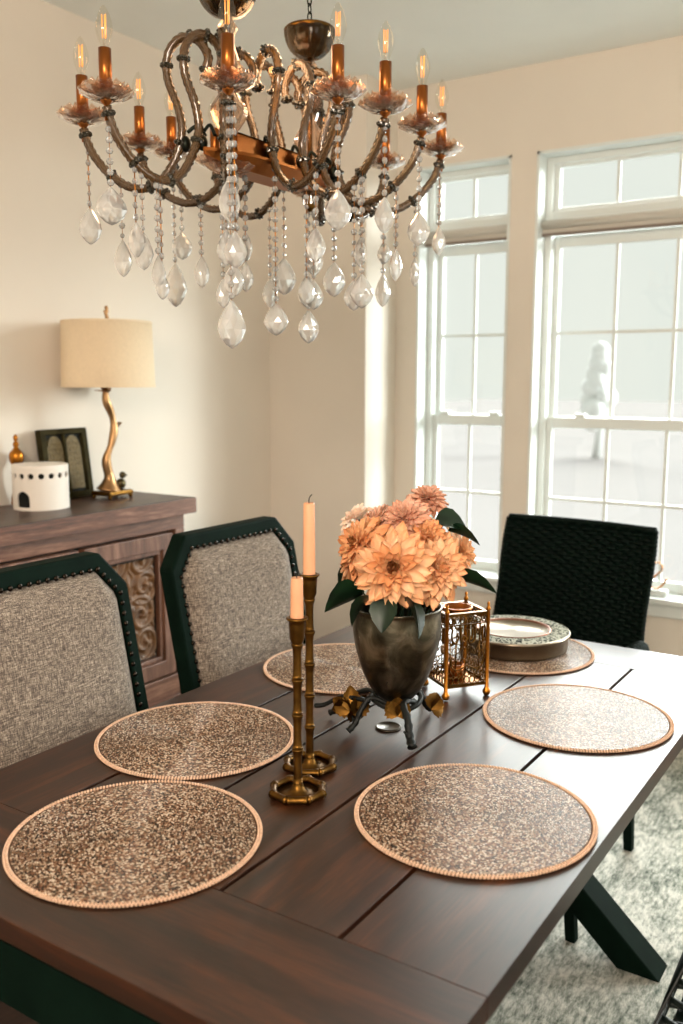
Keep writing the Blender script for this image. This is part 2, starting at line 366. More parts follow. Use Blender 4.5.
def window(i, x0, x1, nc):
    r = empty('window_%d' % i, (0, 0, 0), kind='structure')
    fy = 3.905
    b = MB(); t_ = .012   # white reveal boards + casement
    b.bb(x0, x0+t_, WY-.004, 4.0, Z0, Z1).bb(x1-t_, x1, WY-.004, 4.0, Z0, Z1).bb(x0, x1, WY-.004, 4.0, Z1-t_, Z1).bb(x0, x1, 3.86, 4.0, Z0, Z0+.02)
    b.build('reveal', M_trim, r)
    gx0, gx1 = x0+.064, x1-.060
    f = MB()
    f.bb(x0+t_, x0+.04, fy-.02, fy+.05, Z0, Z1-t_).bb(x1-.04, x1-t_, fy-.02, fy+.05, Z0, Z1-t_).bb(x0+.04, x1-.04, fy-.02, fy+.05, 2.085, 2.155).bb(x0+.04, x1-.04, fy-.02, fy+.05, 2.352, Z1-t_)
    f.build('frame', M_trim, r, bevel=.003)
    def sash(name, za, zb, y, wd, nr, bot=None):
        s = MB(); s.bb(x0+.038, gx0, y, y+.03, za-wd, zb+wd).bb(gx1, x1-.038, y, y+.03, za-wd, zb+wd).bb(gx0, gx1, y, y+.03, zb, zb+wd).bb(gx0, gx1, y, y+.03, za-(bot or wd), za)
        o = s.build(name, M_trim, r, bevel=.003)
        m = MB()
        for k in range(1, nc): xx = gx0+(gx1-gx0)*k/nc; m.bb(xx-.007, xx+.007, y+.008, y+.022, za, zb)
        for k in range(1, nr): zz = za+(zb-za)*k/nr; m.bb(gx0, gx1, y+.009, y+.021, zz-.007, zz+.007)
        m.build('muntin', M_trim, o)
        MB().add([(gx0, y+.015, za), (gx1, y+.015, za), (gx1, y+.015, zb), (gx0, y+.015, zb)], [(0, 1, 2, 3)]).build('pane', M_pane, o)
        return o
    sash('transom_sash', 2.172, 2.338, fy, .018, 1)
    sash('upper_sash', 1.283, 2.01, fy+.03, .05, 2)
    sash('lower_sash', .60, 1.236, fy, .046, 2, .06)
    s = MB()
    for fx in (.22, .78): s.bb(x0+(x1-x0)*fx-.022, x0+(x1-x0)*fx+.022, fy-.004, fy+.03, 1.28, 1.298)
    s.build('sash_lock', M_trim, r, bevel=.004)
    s = MB().tube([(x0+.004, fy-.05, 2.098), (x1-.004, fy-.05, 2.098)], .019, 12).bb(x0+.006, x1-.006, fy-.052, fy-.046, 2.058, 2.10); s.build('roller_shade', mat('grey_shade_cloth', (.76, .74, .70), .8), r)
    s = MB().bb(x0+.004, x1-.004, fy-.056, fy-.040, 2.050, 2.062); s.build('shade_hem_bar', mat('dark_hem_bar', (.50, .45, .41), .7), r)
for i, a in enumerate(wins): window(i+1, *a)
b = MB().bb(-2.12, -.03, 3.755, 3.90, .535, .558).bb(-2.10, -.05, 3.78, 3.80, .478, .535); st(b, 'trim_1', M_trim, bevel=.004)
b = MB().bb(.42, 1.63, 3.755, 3.90, .535, .558).bb(.44, 1.61, 3.78, 3.80, .478, .535); st(b, 'trim_2', M_trim, bevel=.004)
st(MB().bb(-40, 40, 4.3, 90, -.7, -.6), 'ground_outside', mat('glare_pale_lawn', (.525, .512, .507), 1, spec=0, noise=.03, nscale=.3))  # lawn tone set to pass for overexposed daylight outside

# ------------------------------------------------------------------ rug
rg = MB().bb(-1.20, 1.6, .3, 3.6, 0.001, .014)
rg.build('area_rug', M_rug, bevel=.004, label='large distressed grey-green rug with raised pattern under the dining table', category='rug')

# ------------------------------------------------------------------ dining table
tb = empty('dining_table', (-.859, 1.493, 0), label='long dark walnut plank dining table with black crossed trestle legs', category='table')
X0, X1, Y0, Y1, ZT = -1.345+.859, -.373+.859, .670-1.493, 2.316-1.493, .76
gx = [-1.345+.859, -1.157+.859, -.961+.859, -.764+.859, -.571+.859, -.373+.859]
ya, yb = .872-1.493, 2.147-1.493
p = MB()
for i in range(5):
    p.bb(gx[i]+(.0035 if i else 0), gx[i+1]-(.0035 if i < 4 else 0), ya+.0006, yb-.0006, ZT-.032, ZT, 0)
p.bb(X0, X1, Y0, ya-.0006, ZT-.032, ZT, 1); p.bb(X0, X1, yb+.0006, Y1, ZT-.032, ZT, 1)
p.build('tabletop', [M_tblY, M_tblX], tb, bevel=.0008)
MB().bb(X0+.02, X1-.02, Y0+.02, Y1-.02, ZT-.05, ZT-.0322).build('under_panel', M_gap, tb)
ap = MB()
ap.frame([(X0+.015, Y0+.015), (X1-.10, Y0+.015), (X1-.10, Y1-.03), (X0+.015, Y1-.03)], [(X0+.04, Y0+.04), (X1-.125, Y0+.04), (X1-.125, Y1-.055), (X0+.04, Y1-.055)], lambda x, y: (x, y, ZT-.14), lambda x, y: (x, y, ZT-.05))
ap.build('shade_apron', M_black, tb)  # deep and black, fills the shade below the near table edge
for yy in (2.135-1.493, .860-1.493):
    for sgn in (1, -1):
        # slanted beam of the cross
        a = Vector((sgn*.352, yy, .014)); c = Vector((-sgn*.40, yy, ZT-.05))
        hw = .045; dy = .042 if sgn > 0 else .038
        vs = []
        ddx = .052
        for (q, zz) in ((a, .014), (c, ZT-.05)):
            for s1 in (-1, 1):
                for s2 in (-1, 1): vs.append((q.x+s1*ddx, yy+s2*dy, zz))
        MB().add(vs, [(0, 1, 3, 2), (4, 6, 7, 5), (0, 4, 5, 1), (2, 3, 7, 6), (0, 2, 6, 4), (1, 5, 7, 3)], 0, False).build('trestle_leg', M_black, tb, bevel=.004)
MB().bb(-.03, .03, .86-1.493, 2.135-1.493, .33, .42).build('stretcher', M_black, tb, bevel=.004)
MB().lathe([(.026, 0), (.026, .003), (.023, .0045), (.0215, .003), (.0001, .003)], 28, (-.010, .009, ZT)).build('hole_cap', mat('dark_metal_cap', (.22, .19, .15), .3, .7), tb, label='small round dark cap in the tabletop centre')

# ------------------------------------------------------------------ placemats of beads
def placemat_mesh():
    b = MB(); R = .1835; pitch = .0027; nr = int((R-.004)/pitch)
    sec = [(-1, 0), (-.62, .8), (.62, .8), (1, 0)]
    for k in range(nr):
        r = .0028+k*pitch; L = .0031; n = max(5, int(2*PI*r/L)); off = rnd.random()*6
        for i in range(n):
            a0 = off+2*PI*i/n; a1 = off+2*PI*(i+.9)/n; zz = .0034+rnd.random()*.0006; hr = .00122; jr = rnd.uniform(-.0002, .0002)
            vs = [((r+jr+s_*hr)*math.cos(a), (r+jr+s_*hr)*math.sin(a), zz+h_*hr*1.1) for a in (a0, a1) for s_, h_ in sec]
            b.add(vs, [(0, 1, 5, 4), (1, 2, 6, 5), (2, 3, 7, 6), (0, 3, 2, 1), (4, 5, 6, 7)], 0, False)
    base = MB().lathe([(.0001, .0005), (.184, .0005), (.1865, .0018), (.185, .0036), (.0001, .0036)], 72)
    rim = MB()
    for j, (r, z, q) in enumerate([(.1838, .0046, .0024), (.1876, .0038, .0026)]):
        n = int(2*PI*r/.0054)
        for i in range(n):
            a = 2*PI*(i+.5*j)/n; rim.sph((r*math.cos(a), r*math.sin(a), z), q, 6, 4)
    return b, base, rim
bm_, base_, rim_ = placemat_mesh()
MATS = [(-.964, .9125, 'round beaded placemat at the front left corner of the table, darkest and brownest'),
        (-1.1495, 1.2502, 'round beaded placemat left of the two brass candlesticks, before the nearer linen chair'),
        (-.5689, 1.2554, 'round beaded placemat at the front right, nearest on the right side'),
        (-.5776, 1.7657, 'pale round beaded placemat on the right, in front of the wicker armchair'),
        (-1.1516, 1.7691, 'round beaded placemat partly hidden behind the candlesticks and silver vase'),
        (-.8531, 2.1237, 'round beaded placemat under the silver serving dish at the far end')]
m0 = None
for i, (x, y, lb) in enumerate(MATS):
    if m0 is None:
        m0 = empty('placemat', (x, y, ZT), rnd.random()*6, label=lb, category='placemat', group='round beaded placemats')
        base_.build('backing', M_matbase, m0)
        bm_.build('bead_field', M_bead, m0, kind='stuff'); rim_.build('bead_rim', M_rimbead, m0, kind='stuff')
    else:
        o = copy_tree(m0); o.location = (x, y, ZT); o.rotation_euler.z = rnd.random()*6; o['label'] = lb

# ------------------------------------------------------------------ bamboo candlesticks
def candlestick(x, y, sockz, canz, lb, lb2, wick):
    r = empty('candlestick', (x, y, ZT), .2, label=lb, category='candlestick', group='brass bamboo candlesticks')
    h = sockz-ZT
    b = MB()   # octagonal ring base of bamboo segments
    R = .043; c8 = [(R*math.cos(2*PI*k/8), R*math.sin(2*PI*k/8)) for k in range(8)]
    for k in range(8):
        a, c = c8[k], c8[(k+1) % 8]; pts = []; rr = []
        for j in range(9):
            t_ = j/8; pts.append((a[0]+(c[0]-a[0])*t_, a[1]+(c[1]-a[1])*t_, .0085)); rr.append(.0062+.0022*(abs(t_-.5)*2)**4)
        b.tube(pts, rr, 10)
    b.build('bamboo_ring', M_gold, r)
    MB().lathe([(.0001, .001), (.041, .001), (.040, .0045), (.020, .006), (.012, .011), (.0085, .02), (.0075, .03), (.0001, .03)], 24).build('foot_dish', M_gold, r)
    s = MB(); prof = []; n = 4 if h < .32 else 5; zb = .02; zt_ = h-.045
    for k in range(n):
        za = zb+(zt_-zb)*k/n; zc = zb+(zt_-zb)*(k+1)/n
        for j in range(7):
            t_ = j/7; prof.append((.0070+.0016*(abs(t_-.5)*2)**3, za+(zc-za)*t_))
        prof += [(.0098, zc-.002), (.0102, zc), (.0092, zc+.002)]
    s.lathe(prof, 16, cap=True); s.build('bamboo_stem', M_gold, r)
    MB().lathe([(.0075, h-.05), (.0095, h-.042), (.0125, h-.034), (.0135, h-.012), (.0140, h-.006), (.0178, h-.003), (.0180, h), (.0135, h+.001), (.0112, h-.004), (.0001, h-.012)], 20).build('candle_cup', M_gold, r)
    c = empty('taper_candle', (x, y, sockz-.004), .3, label=lb2, category='candle', group='candles in the brass candlesticks')
    hh = canz-sockz+.004
    MB().lathe([(.0001, 0), (.0108, 0), (.0108, .004), (.0104, hh*.5), (.0098, hh-.003), (.0088, hh), (.003, hh-.0015), (.0001, hh-.0015)], 18, lobes=5, lamp=.02).build('wax', M_candle, c)
    MB().tube(cr([(0, 0, hh-.002), (0, 0, hh+.006), (.002, .001, hh+.011), (.005, .002, hh+wick)], 4), .0009, 6).build('wick', M_wick, c)
candlestick(-.846, 1.164, 1.063, 1.129, 'shorter brass bamboo candlestick in front, on an eight-sided ring foot', 'short peach taper candle burnt down, in the nearer brass candlestick', .001)
candlestick(-.890, 1.261, 1.112, 1.236, 'taller brass bamboo candlestick standing behind the shorter one', 'tall peach taper candle with black wick in the farther brass candlestick', .014)

# ------------------------------------------------------------------ vase on branch stand
VX, VY = -.857, 1.51
vs_ = empty('vase_stand', (VX, VY, ZT), 0, label='dark iron twig stand with gold leaves holding the silver vase', category='stand')
br = MB()
ring = cr([(.045*math.cos(a)*1.1, .045*math.sin(a)*1.1, .060+.006*math.sin(2*a)) for a in [2*PI*k/8 for k in range(8)]], 4, True)
br.tube(ring, .0055, 8, closed=True)
feet = [((.085, -.087), .008), ((-.056, -.088), .006), ((-.141, -.024), .006), ((.019, .110), .006)]
for (fx, fy), rad in feet:
    L_ = math.hypot(fx, fy); ux, uy = fx/L_, fy/L_
    pts = cr([(-uy*.03+ux*.03, ux*.03+uy*.03, .062), (ux*.055, uy*.055, .070), (ux*L_*.72, uy*L_*.72, .050), (ux*L_*.86, uy*L_*.86, .022), (fx, fy, .0098)], 6)
    n_ = len(pts)
    br.tube(pts, [rad*(.75+.35*i/n_+.14*math.sin(i*1.9)) for i in range(n_)], 8)
    q = pts[int(n_*.75)]; br.tube([q, (q[0]+uy*.012, q[1]-ux*.012, q[2]+.012)], [.0045, .002], 6)
br.tube(cr([(-.03, -.05, .064), (-.09, -.055, .062), (-.13, -.06, .040), (-.150, -.066, .036)], 5), [.005]*15+[.004], 6)
br.build('twig_frame', M_branch, vs_)
def leafmesh(L, W, curl=.2, n=8, lobes=0, thick=.0012):
    b = MB()
    def fn(u, v):
        wv = W*math.sin(PI*min(1, v**.75))**.8*(1+lobes*math.sin(v*28)*.5); x = (u-.5)*2
        return (x*wv, L*v, -curl*L*v*v + abs(x)*wv*.35)
    b.grid(fn, 4, n)
    b.grid(lambda u, v: (lambda p_: (p_[0], p_[1], p_[2]-thick))(fn(1-u, v)), 4, n)
    return b
for (px, py, pz, L, W, rx, ry, rz) in [(-.062, -.060, .040, .050, .019, 1.35, -.15, .54), (-.066, -.062, .040, .046, .018, 1.3, -1.1, .54), (-.058, -.066, .036, .048, .020, 1.2, .75, .60), (-.064, -.066, .044, .044, .018, 1.1, 2.5, .5), (-.066, -.058, .05, .044, .019, 1.5, -1.9, .5),
                                       (.036, -.056, .048, .036, .017, 1.2, -.75, .54), (.036, -.056, .048, .038, .020, 1.15, 0, .54), (.036, -.056, .048, .036, .017, 1.2, .75, .54), (.066, .022, .045, .036, .02, 1.2, .5, .6), (.066, .022, .045, .036, .02, 1.1, 1.4, .6)]:
    o = leafmesh(L, W, .25, 10, .25).build('gold_leaf', M_gold, vs_, label='small gold leaf'); o.location = (px, py, pz); o.rotation_euler = (rx, ry, rz)
va = empty('vase', (VX, VY, ZT+.058), 0, label='tarnished silver egg-shaped vase full of peach dahlias', category='vase')
prof = [(.0001, 0), (.018, .001), (.034, .008), (.052, .030), (.067, .062), (.0785, .100), (.0845, .130), (.0865, .155), (.0850, .178), (.0870, .186), (.0885, .190), (.0855, .1915), (.082, .186), (.082, .16), (.075, .10), (.05, .04), (.0001, .02)]
vp = cr([(a_, b_) for a_, b_ in prof], 3)
MB().lathe(vp, 56).build('vessel', M_pew, va)

# ------------------------------------------------------------------ dahlias
def dahlia(loc, R, normal, mats, lb, seed, rings=8, stem_to=None):
    r_ = random.Random(seed); r = empty('dahlia', loc, 0, label=lb, category='flower', group='dahlias in the silver vase')
    q = Vector(normal).normalized().to_track_quat('Z', 'Y'); r.rotation_mode = 'QUATERNION'; r.rotation_quaternion = q
    b = MB()
    for k in range(rings):
        t_ = k/(rings-1)
        n = int(14-6*t_); L = R*(.98-.66*t_); el = math.radians(-14+88*t_**1.15)
        W = R*(.168-.080*t_)
        for i in range(n):
            a = 2*PI*(i+(.5 if k % 2 else 0))/n+r_.uniform(-.09, .09); e = el+r_.uniform(-.10, .10); LL = L*r_.uniform(.88, 1.08)
            mi = 0 if t_ < .45 else (1 if t_ < .86 else 2)
            bend = r_.uniform(.05, .28)
            Mx = Matrix.Rotation(a, 4, 'Z') @ Matrix.Rotation(r_.uniform(-.15, .15), 4, 'X')
            base_z = R*.18*t_
            def fn(u, v, L=LL, W=W, e=e, bend=bend):
                x = (u-.5)*2; wv = W*(math.sin(PI*min(1, .10+.90*v**1.25)))**.62 if v < .999 else 0
                if v > .999: wv = .0004
                rr = L*v; up_ = W*.75*(x*x)*(1-.3*v)
                rx = math.cos(e)*rr - math.sin(e)*(up_ - bend*L*v*v*.5); rz = math.sin(e)*rr + math.cos(e)*(up_ - bend*L*v*v*.5)
                return (R*.03+rx, x*wv, base_z+rz)
            b.grid(fn, 4, 6, mi, True, Mx)
    b.sph((0, 0, R*.16), R*.11, 10, 6, 2)
    b.build('petals', mats, r)
    MB().lathe([(.0001, -.012), (.006, -.010), (R*.2, -.002), (R*.24, .003), (.0001, .004)], 14).build('calyx', M_leaf, r)
    tgt = Vector(stem_to or (VX+(loc[0]-VX)*.2, VY+(loc[1]-VY)*.2, .90)); inv = (Matrix.Translation(Vector(loc)) @ q.to_matrix().to_4x4()).inverted()
    p1 = inv @ tgt; p0 = Vector((0, 0, -.01)); pm = (p0+p1)/2+Vector((0, 0, -.012))
    MB().tube(cr([tuple(p0), tuple(pm), tuple(p1)], 5), .003, 6).build('stem', M_leaf, r)
    return r
# centre, radius, facing, materials (outer, inner, heart), label
D = [((-.8080, 1.4110, 1.1060), .086, (.42, -.85, .20), [P_pe, P_or, P_ce], 'largest peach dahlia, at the front centre of the bouquet facing the viewer'),
     ((-.8833, 1.4219, 1.1391), .066, (-.25, -.9, .35), [P_or, P_or, P_ce], 'orange dahlia at the left front of the bouquet'),
     ((-.7707, 1.4968, 1.0960), .082, (.75, -.5, .18), [P_pe, P_pe, P_or], 'soft peach dahlia to the right of the largest bloom'),
     ((-.8394, 1.5059, 1.1792), .058, (.1, -.75, .65), [P_pk, P_pk, P_pk], 'full dusty pink dahlia near the top of the bouquet'),
     ((-.9068, 1.5074, 1.1633), .048, (-.5, -.7, .5), [P_pk, P_pk, P_ce], 'small dusty pink dahlia at the upper left of the bouquet'),
     ((-.8428, 1.6050, 1.2065), .050, (.3, -.2, .9), [P_pk, P_pk, P_pk], 'dusty pink dahlia at the very top of the bouquet'),
     ((-.7984, 1.5102, 1.1480), .054, (.5, -.6, .6), [P_or, P_or, P_or], 'orange dahlia wedged between the top pink bloom and the right peach one'),
     ((-.7924, 1.6422, 1.1000), .058, (.85, .1, .3), [P_wh, P_pe, P_pe], 'pale peach dahlia at the far right edge of the bouquet'),
     ((-.9950, 1.5836, 1.1505), .052, (-.8, .1, .5), [P_wh, P_wh, P_pe], 'cream dahlia at the back left of the bouquet, lit by the window'),
     ((-.9202, 1.4600, 1.0941), .058, (-.75, -.6, .1), [P_or, P_pe, P_ce], 'drooping orange-peach dahlia at the lower left of the bouquet'),
     ((-.9700, 1.5400, 1.1000), .052, (-.9, -.1, .3), [P_wh, P_pe, P_or], 'cream and peach dahlia low at the left rear of the bouquet')]
for i, (c, R, n, ms, lb) in enumerate(D): dahlia(c, R, n, ms, lb, 30+i, 9 if R < .06 else 8)
def foliage(loc, L, W, dr, lb, roll=0):
    r = empty('dahlia_leaf_sprig', loc, 0, label=lb, category='leaf', group='dark leaves in the bouquet')
    r.rotation_mode = 'QUATERNION'; v = Vector(dr).normalized(); q = v.to_track_quat('Y', 'Z') @ Matrix.Rotation(roll, 4, 'Y').to_quaternion(); r.rotation_quaternion = q
    leafmesh(L, W, .3, 12, .08).build('leaf_blade', M_leaf, r)
    inv = (Matrix.Translation(Vector(loc)) @ q.to_matrix().to_4x4()).inverted(); p1 = inv @ Vector((VX+(loc[0]-VX)*.3, VY+(loc[1]-VY)*.3, .93))
    MB().tube(cr([(0, .004, 0), tuple(p1*.5+Vector((0, -.01, 0))), tuple(p1)], 5), .0018, 6).build('stem', M_leaf, r)
foliage((-.8000, 1.5550, 1.1780), .062, .030, (.65, .30, -.05), 'dark green leaf pointing up and right beside the top pink dahlia', .5)
foliage((-.7800, 1.5700, 1.1560), .066, .026, (.8, .25, -.10), 'dark green leaf just beneath the upper right leaf of the bouquet', -.6)
foliage((-.7500, 1.5400, 1.0720), .082, .028, (.85, .35, -.05), 'dark green leaf reaching right above the gold lantern', -.7)
foliage((-.8700, 1.4100, 1.0550), .080, .040, (-.75, -.35, -.22), 'dark green leaf hanging at the left over the vase rim', .7)
foliage((-.8500, 1.4050, 1.0500), .066, .036, (-.45, -.25, -.45), 'dark green leaf drooping over the left front of the vase', .3)
foliage((-.7900, 1.4200, 1.0520), .076, .040, (.45, -.05, -.45), 'dark green leaf drooping over the right side of the vase', -.5)
foliage((-.8150, 1.3980, 1.0500), .060, .026, (.1, -.45, -.5), 'small dark green leaf beneath the largest peach dahlia', 0)
foliage((-.9300, 1.5000, 1.0800), .070, .028, (-.8, .1, -.3), 'dark green leaf low at the rear left of the bouquet', .2)

# ------------------------------------------------------------------ lantern
LX, LY = -.8475, 1.7740
lang = math.atan2(.086, .062)
ln = empty('candle_lantern', (LX-.0085, LY+.0, ZT+.0006), lang, label='small square gold openwork lantern with script panels behind the vase', category='lantern')
hs = .050
for sx in (-1, 1):
    for sy in (-1, 1):
        MB().lathe([(.0001, 0), (.006, .001), (.0085, .006), (.0085, .010), (.006, .015), (.0042, .018), (.0042, .19), (.0058, .193), (.004, .197), (.0026, .200), (.0036, .205), (.002, .209), (.0001, .210)], 12, (sx*hs, sy*hs, 0)).build('corner_post', M_goldb, ln)
def panel():
    b = MB(); z0, z1 = .030, .186; W = .092
    def R(pts, r=.0013, n=5): b.tube([(x, 0, z) for x, z in pts], r, n)
    b.bb(-W/2, W/2, -.0025, .0025, z0-.004, z0+.002).bb(-W/2, W/2, -.0025, .0025, z1-.003, z1+.003).bb(-W/2, W/2, -.0016, .0016, z1-.024, z1-.0215)
    for k in range(7):   # crocketed scallops under the top rail
        x = -W/2+W*(k+.5)/7
        R([(x+.0062*math.cos(a), z1-.012+.0075*math.sin(a)) for a in [i*PI/6 for i in range(13)]]); R([(x-.005, z1-.020), (x, z1-.006), (x+.005, z1-.020)], .0011)
        R([(x+.0062*math.cos(a), z0+.010+.0085*math.sin(a)) for a in [i*PI/6 for i in range(13)]])
        R([(x-.006, z0+.022), (x, z0+.032), (x+.006, z0+.022), (x, z0+.015), (x-.006, z0+.022)], .0012)
    # upper line of script: tall upright strokes joined by bowls
    zt_ = z1-.028; zb = zt_-.034
    R(cr([(.037, zt_), (.036, zt_-.015), (.037, zb)], 4), .0027)
    R(cr([(.031, zt_-.004), (.030, zb+.004), (.034, zb-.001), (.043, zb+.004)], 4), .0022)
    R(cr([(.018, zt_), (.018, zb+.008), (.012, zb-.002), (.004, zb+.001), (.002, zb+.012), (.004, zt_-.006)], 5), .0027)
    R(cr([(.011, zt_-.004), (.011, zb+.010), (.006, zb+.004)], 4), .0024)
    R(cr([(.002, zb+.012), (-.006, zb+.002), (-.012, zb+.006), (-.008, zb+.014), (-.003, zb+.008)], 5), .0022)
    R(cr([(-.016, zt_+.001), (-.017, zt_-.016), (-.015, zb)], 4), .0027)
    R(cr([(-.022, zt_-.012), (-.026, zt_-.018), (-.021, zt_-.022), (-.028, zb-.002), (-.034, zb+.004)], 4), .0022)
    R(cr([(-.036, zt_-.002), (-.038, zt_-.018), (-.035, zb-.003), (-.043, zb+.002)], 4), .0024)
    R([(-.005, zt_-.004), (-.002, zt_-.010), (.001, zt_-.004)], .0013)
    # lower scrolling script and arabesque
    rr = random.Random(4)
    for row in range(2):
        z = z0+.050+row*.024
        for k in range(4):
            x = -.032+k*.0215+rr.uniform(-.003, .003); s_ = .0088+rr.uniform(0, .002)
            R([(x+s_*(1-i/14)*math.cos(.9*i*.6+row), z+s_*1.1*(1-i/14)*math.sin(.9*i*.6+row)) for i in range(13)], .00095)
    R(cr([(-.040, z0+.062), (-.036, z0+.040), (-.018, z0+.034), (0, z0+.042), (.02, z0+.034), (.038, z0+.042), (.041, z0+.07)], 5), .0015)
    for x in (-.041, -.028, .029, .041): R([(x, z0+.03), (x, z0+.10)], .0012)
    return b
for k in range(4):
    o = panel().build('script_panel', M_gold, ln); a = k*PI/2; o.rotation_euler.z = a; o.location = (hs*math.sin(a), -hs*math.cos(a), 0)
MB().frame([(-hs, -hs), (hs, -hs), (hs, hs), (-hs, hs)], [(-hs+.006, -hs+.006), (hs-.006, -hs+.006), (hs-.006, hs-.006), (-hs+.006, hs-.006)], lambda x, y: (x, y, .184), lambda x, y: (x, y, .189)).build('top_frame', M_goldb, ln)
MB().bb(-hs, hs, -hs, hs, .024, .0275).build('floor_plate', M_goldb, ln)
MB().lathe([(.034, .189), (.034, .192), (.030, .192), (.028, .180), (.0001, .172)], 24, cap=False).build('candle_bowl', M_copper, ln)
MB().lathe([(.0001, .0275), (.018, .0275), (.018, .062), (.0165, .062), (.0165, .032), (.0001, .032)], 18).build('tealight_glass', M_copper, ln)

# ------------------------------------------------------------------ silver serving dish on far placemat
BX, BY = -.872, 2.139
bz = ZT+.0072
dh = empty('serving_dish', (BX, BY, bz), 0, label='round silver dish with a pierced ornate rim and rosy metal centre', category='dish')
MB().lathe([(.0001, 0), (.128, 0), (.134, .003), (.1365, .010), (.1365, .036), (.140, .038), (.1425, .041), (.1425, .045), (.139, .0475), (.139, .0465)], 64, cap=True).build('drum_side', M_silver, dh)
MB().lathe([(.1395, .0468), (.120, .0500), (.094, .0490), (.0915, .0470)], 64, cap=False).build('pierced_rim', M_orn, dh)
MB().lathe([(.0955, .0492), (.094, .0512), (.0915, .0508), (.085, .0440), (.06, .0385), (.0001, .0375)], 64, cap=False).build('centre_bowl', M_rose, dh)

# ------------------------------------------------------------------ linen dining chairs (face +X)
def oct_poly(hw, zb, zt_, cw, ch, zc_bot=None):
    return [(-hw, zb), (hw, zb), (hw, zt_-ch), (hw-cw, zt_), (-hw+cw, zt_), (-hw, zt_-ch)]
def linen_chair(loc, rz, lb):
    r = empty('dining_chair', loc, rz, label=lb, category='chair', group='linen upholstered dining chairs')
    zb, zt_ = .50, 1.056; lean = .115/.56
    def bx(z): return -.245-(z-.46)*lean
    outer = oct_poly(.254, zb, zt_, .066, .078); inner = oct_poly(.223, zb+.045, zt_-.038, .052, .062)
    MB().frame(outer, inner, lambda y, z: (bx(z)-.016, y, z), lambda y, z: (bx(z)+.030, y, z)).build('back_frame', M_black, r, bevel=.006)
    def pad(sgn):
        b = MB(); N = 26
        def fn(u, v):
            z = zb+.045+(zt_-.038-zb-.045)*v; top = zt_-.038; cut = .062
            hw = .223 if z < top-cut else .223-.052*(z-(top-cut))/cut
            y = (u-.5)*2*hw
            e = min((1-abs(u-.5)*2)*hw, (top-z), (z-zb-.045)+.03); e = max(0, e)
            puff = .036*(1-math.exp(-e/.026))
            return (bx(z)+.007+sgn*(.012+puff), y, z)
        b.grid(fn, N, N) if sgn > 0 else b.grid(lambda u, v: fn(1-u, v), N, N)
        return b
    pad(1).build('back_cushion', M_linen, r); pad(-1).build('rear_upholstery', M_linen, r)
    nl = oct_poly(.2265, zb+.04, zt_-.034, .053, .063); L_ = nl[1:]+nl[:1]; nails = []
    for i in range(5):
        a, c = L_[i], L_[(i+1)]; d = math.hypot(c[0]-a[0], c[1]-a[1]); n = max(2, round(d/.0235))
        for k in range(n if i < 4 else n): nails.append((a[0]+(c[0]-a[0])*k/n, a[1]+(c[1]-a[1])*k/n))
    nm = None
    for (y, z) in nails:
        if nm is None: nm = MB().sph((0, 0, 0), .0062, 10, 6, 0, (.7, 1, 1)).build('nailhead', M_nail, r)
        o = nm if not nm.get('u') else nm.copy()
        if not nm.get('u'): nm['u'] = 1
        else: COL.objects.link(o); o.parent = r
        o.location = (bx(z)+.031, y, z)
    for o in r.children:
        if 'u' in o: del o['u']
    def seat(u, v):
        x = -.235+.47*v; y = (u-.5)*2*(.225+.03*v); e = min((1-abs(u-.5)*2)*.25, .47*v+.02, .47*(1-v))
        return (x, y, .455+.05*(1-math.exp(-max(0, e)/.02)))
    s = MB().grid(seat, 20, 20); s.add([(-.235, -.225, .45), (.235, -.255, .45), (.235, .255, .45), (-.235, .225, .45)], [(0, 3, 2, 1)])
    s.build('seat_cushion', M_linen, r)
    MB().frame([(-.25, -.235), (.245, -.265), (.245, .265), (-.25, .235)], [(-.225, -.21), (.22, -.24), (.22, .24), (-.225, .21)], lambda x, y: (x, y, .385), lambda x, y: (x, y, .458)).build('seat_rail', M_black, r, bevel=.004)
    for sy in (-1, 1):
        MB().prism([(-.024, -.024), (.024, -.024), (.024, .024), (-.024, .024)], lambda x, y: (.205+x*.65, sy*.185+y*.65, .014), lambda x, y: (.205+x, sy*.195+y, .40)).build('leg', M_black, r, bevel=.004)
        MB().prism([(-.024, -.022), (.024, -.022), (.024, .022), (-.024, .022)], lambda x, y: (-.30+x*.7, sy*.225+y*.7, .014), lambda x, y: (-.245+x, sy*.235+y, .52)).build('leg', M_black, r, bevel=.004)
    return r
c2 = linen_chair((-1.225, 1.863, 0), 0, 'farther linen-backed dining chair with black frame, its back towards the sideboard end')
c1 = copy_tree(c2); c1.location = (-1.225, 1.208, 0); c1['label'] = 'nearer linen-backed dining chair with black nailhead frame, cut off at the left edge'

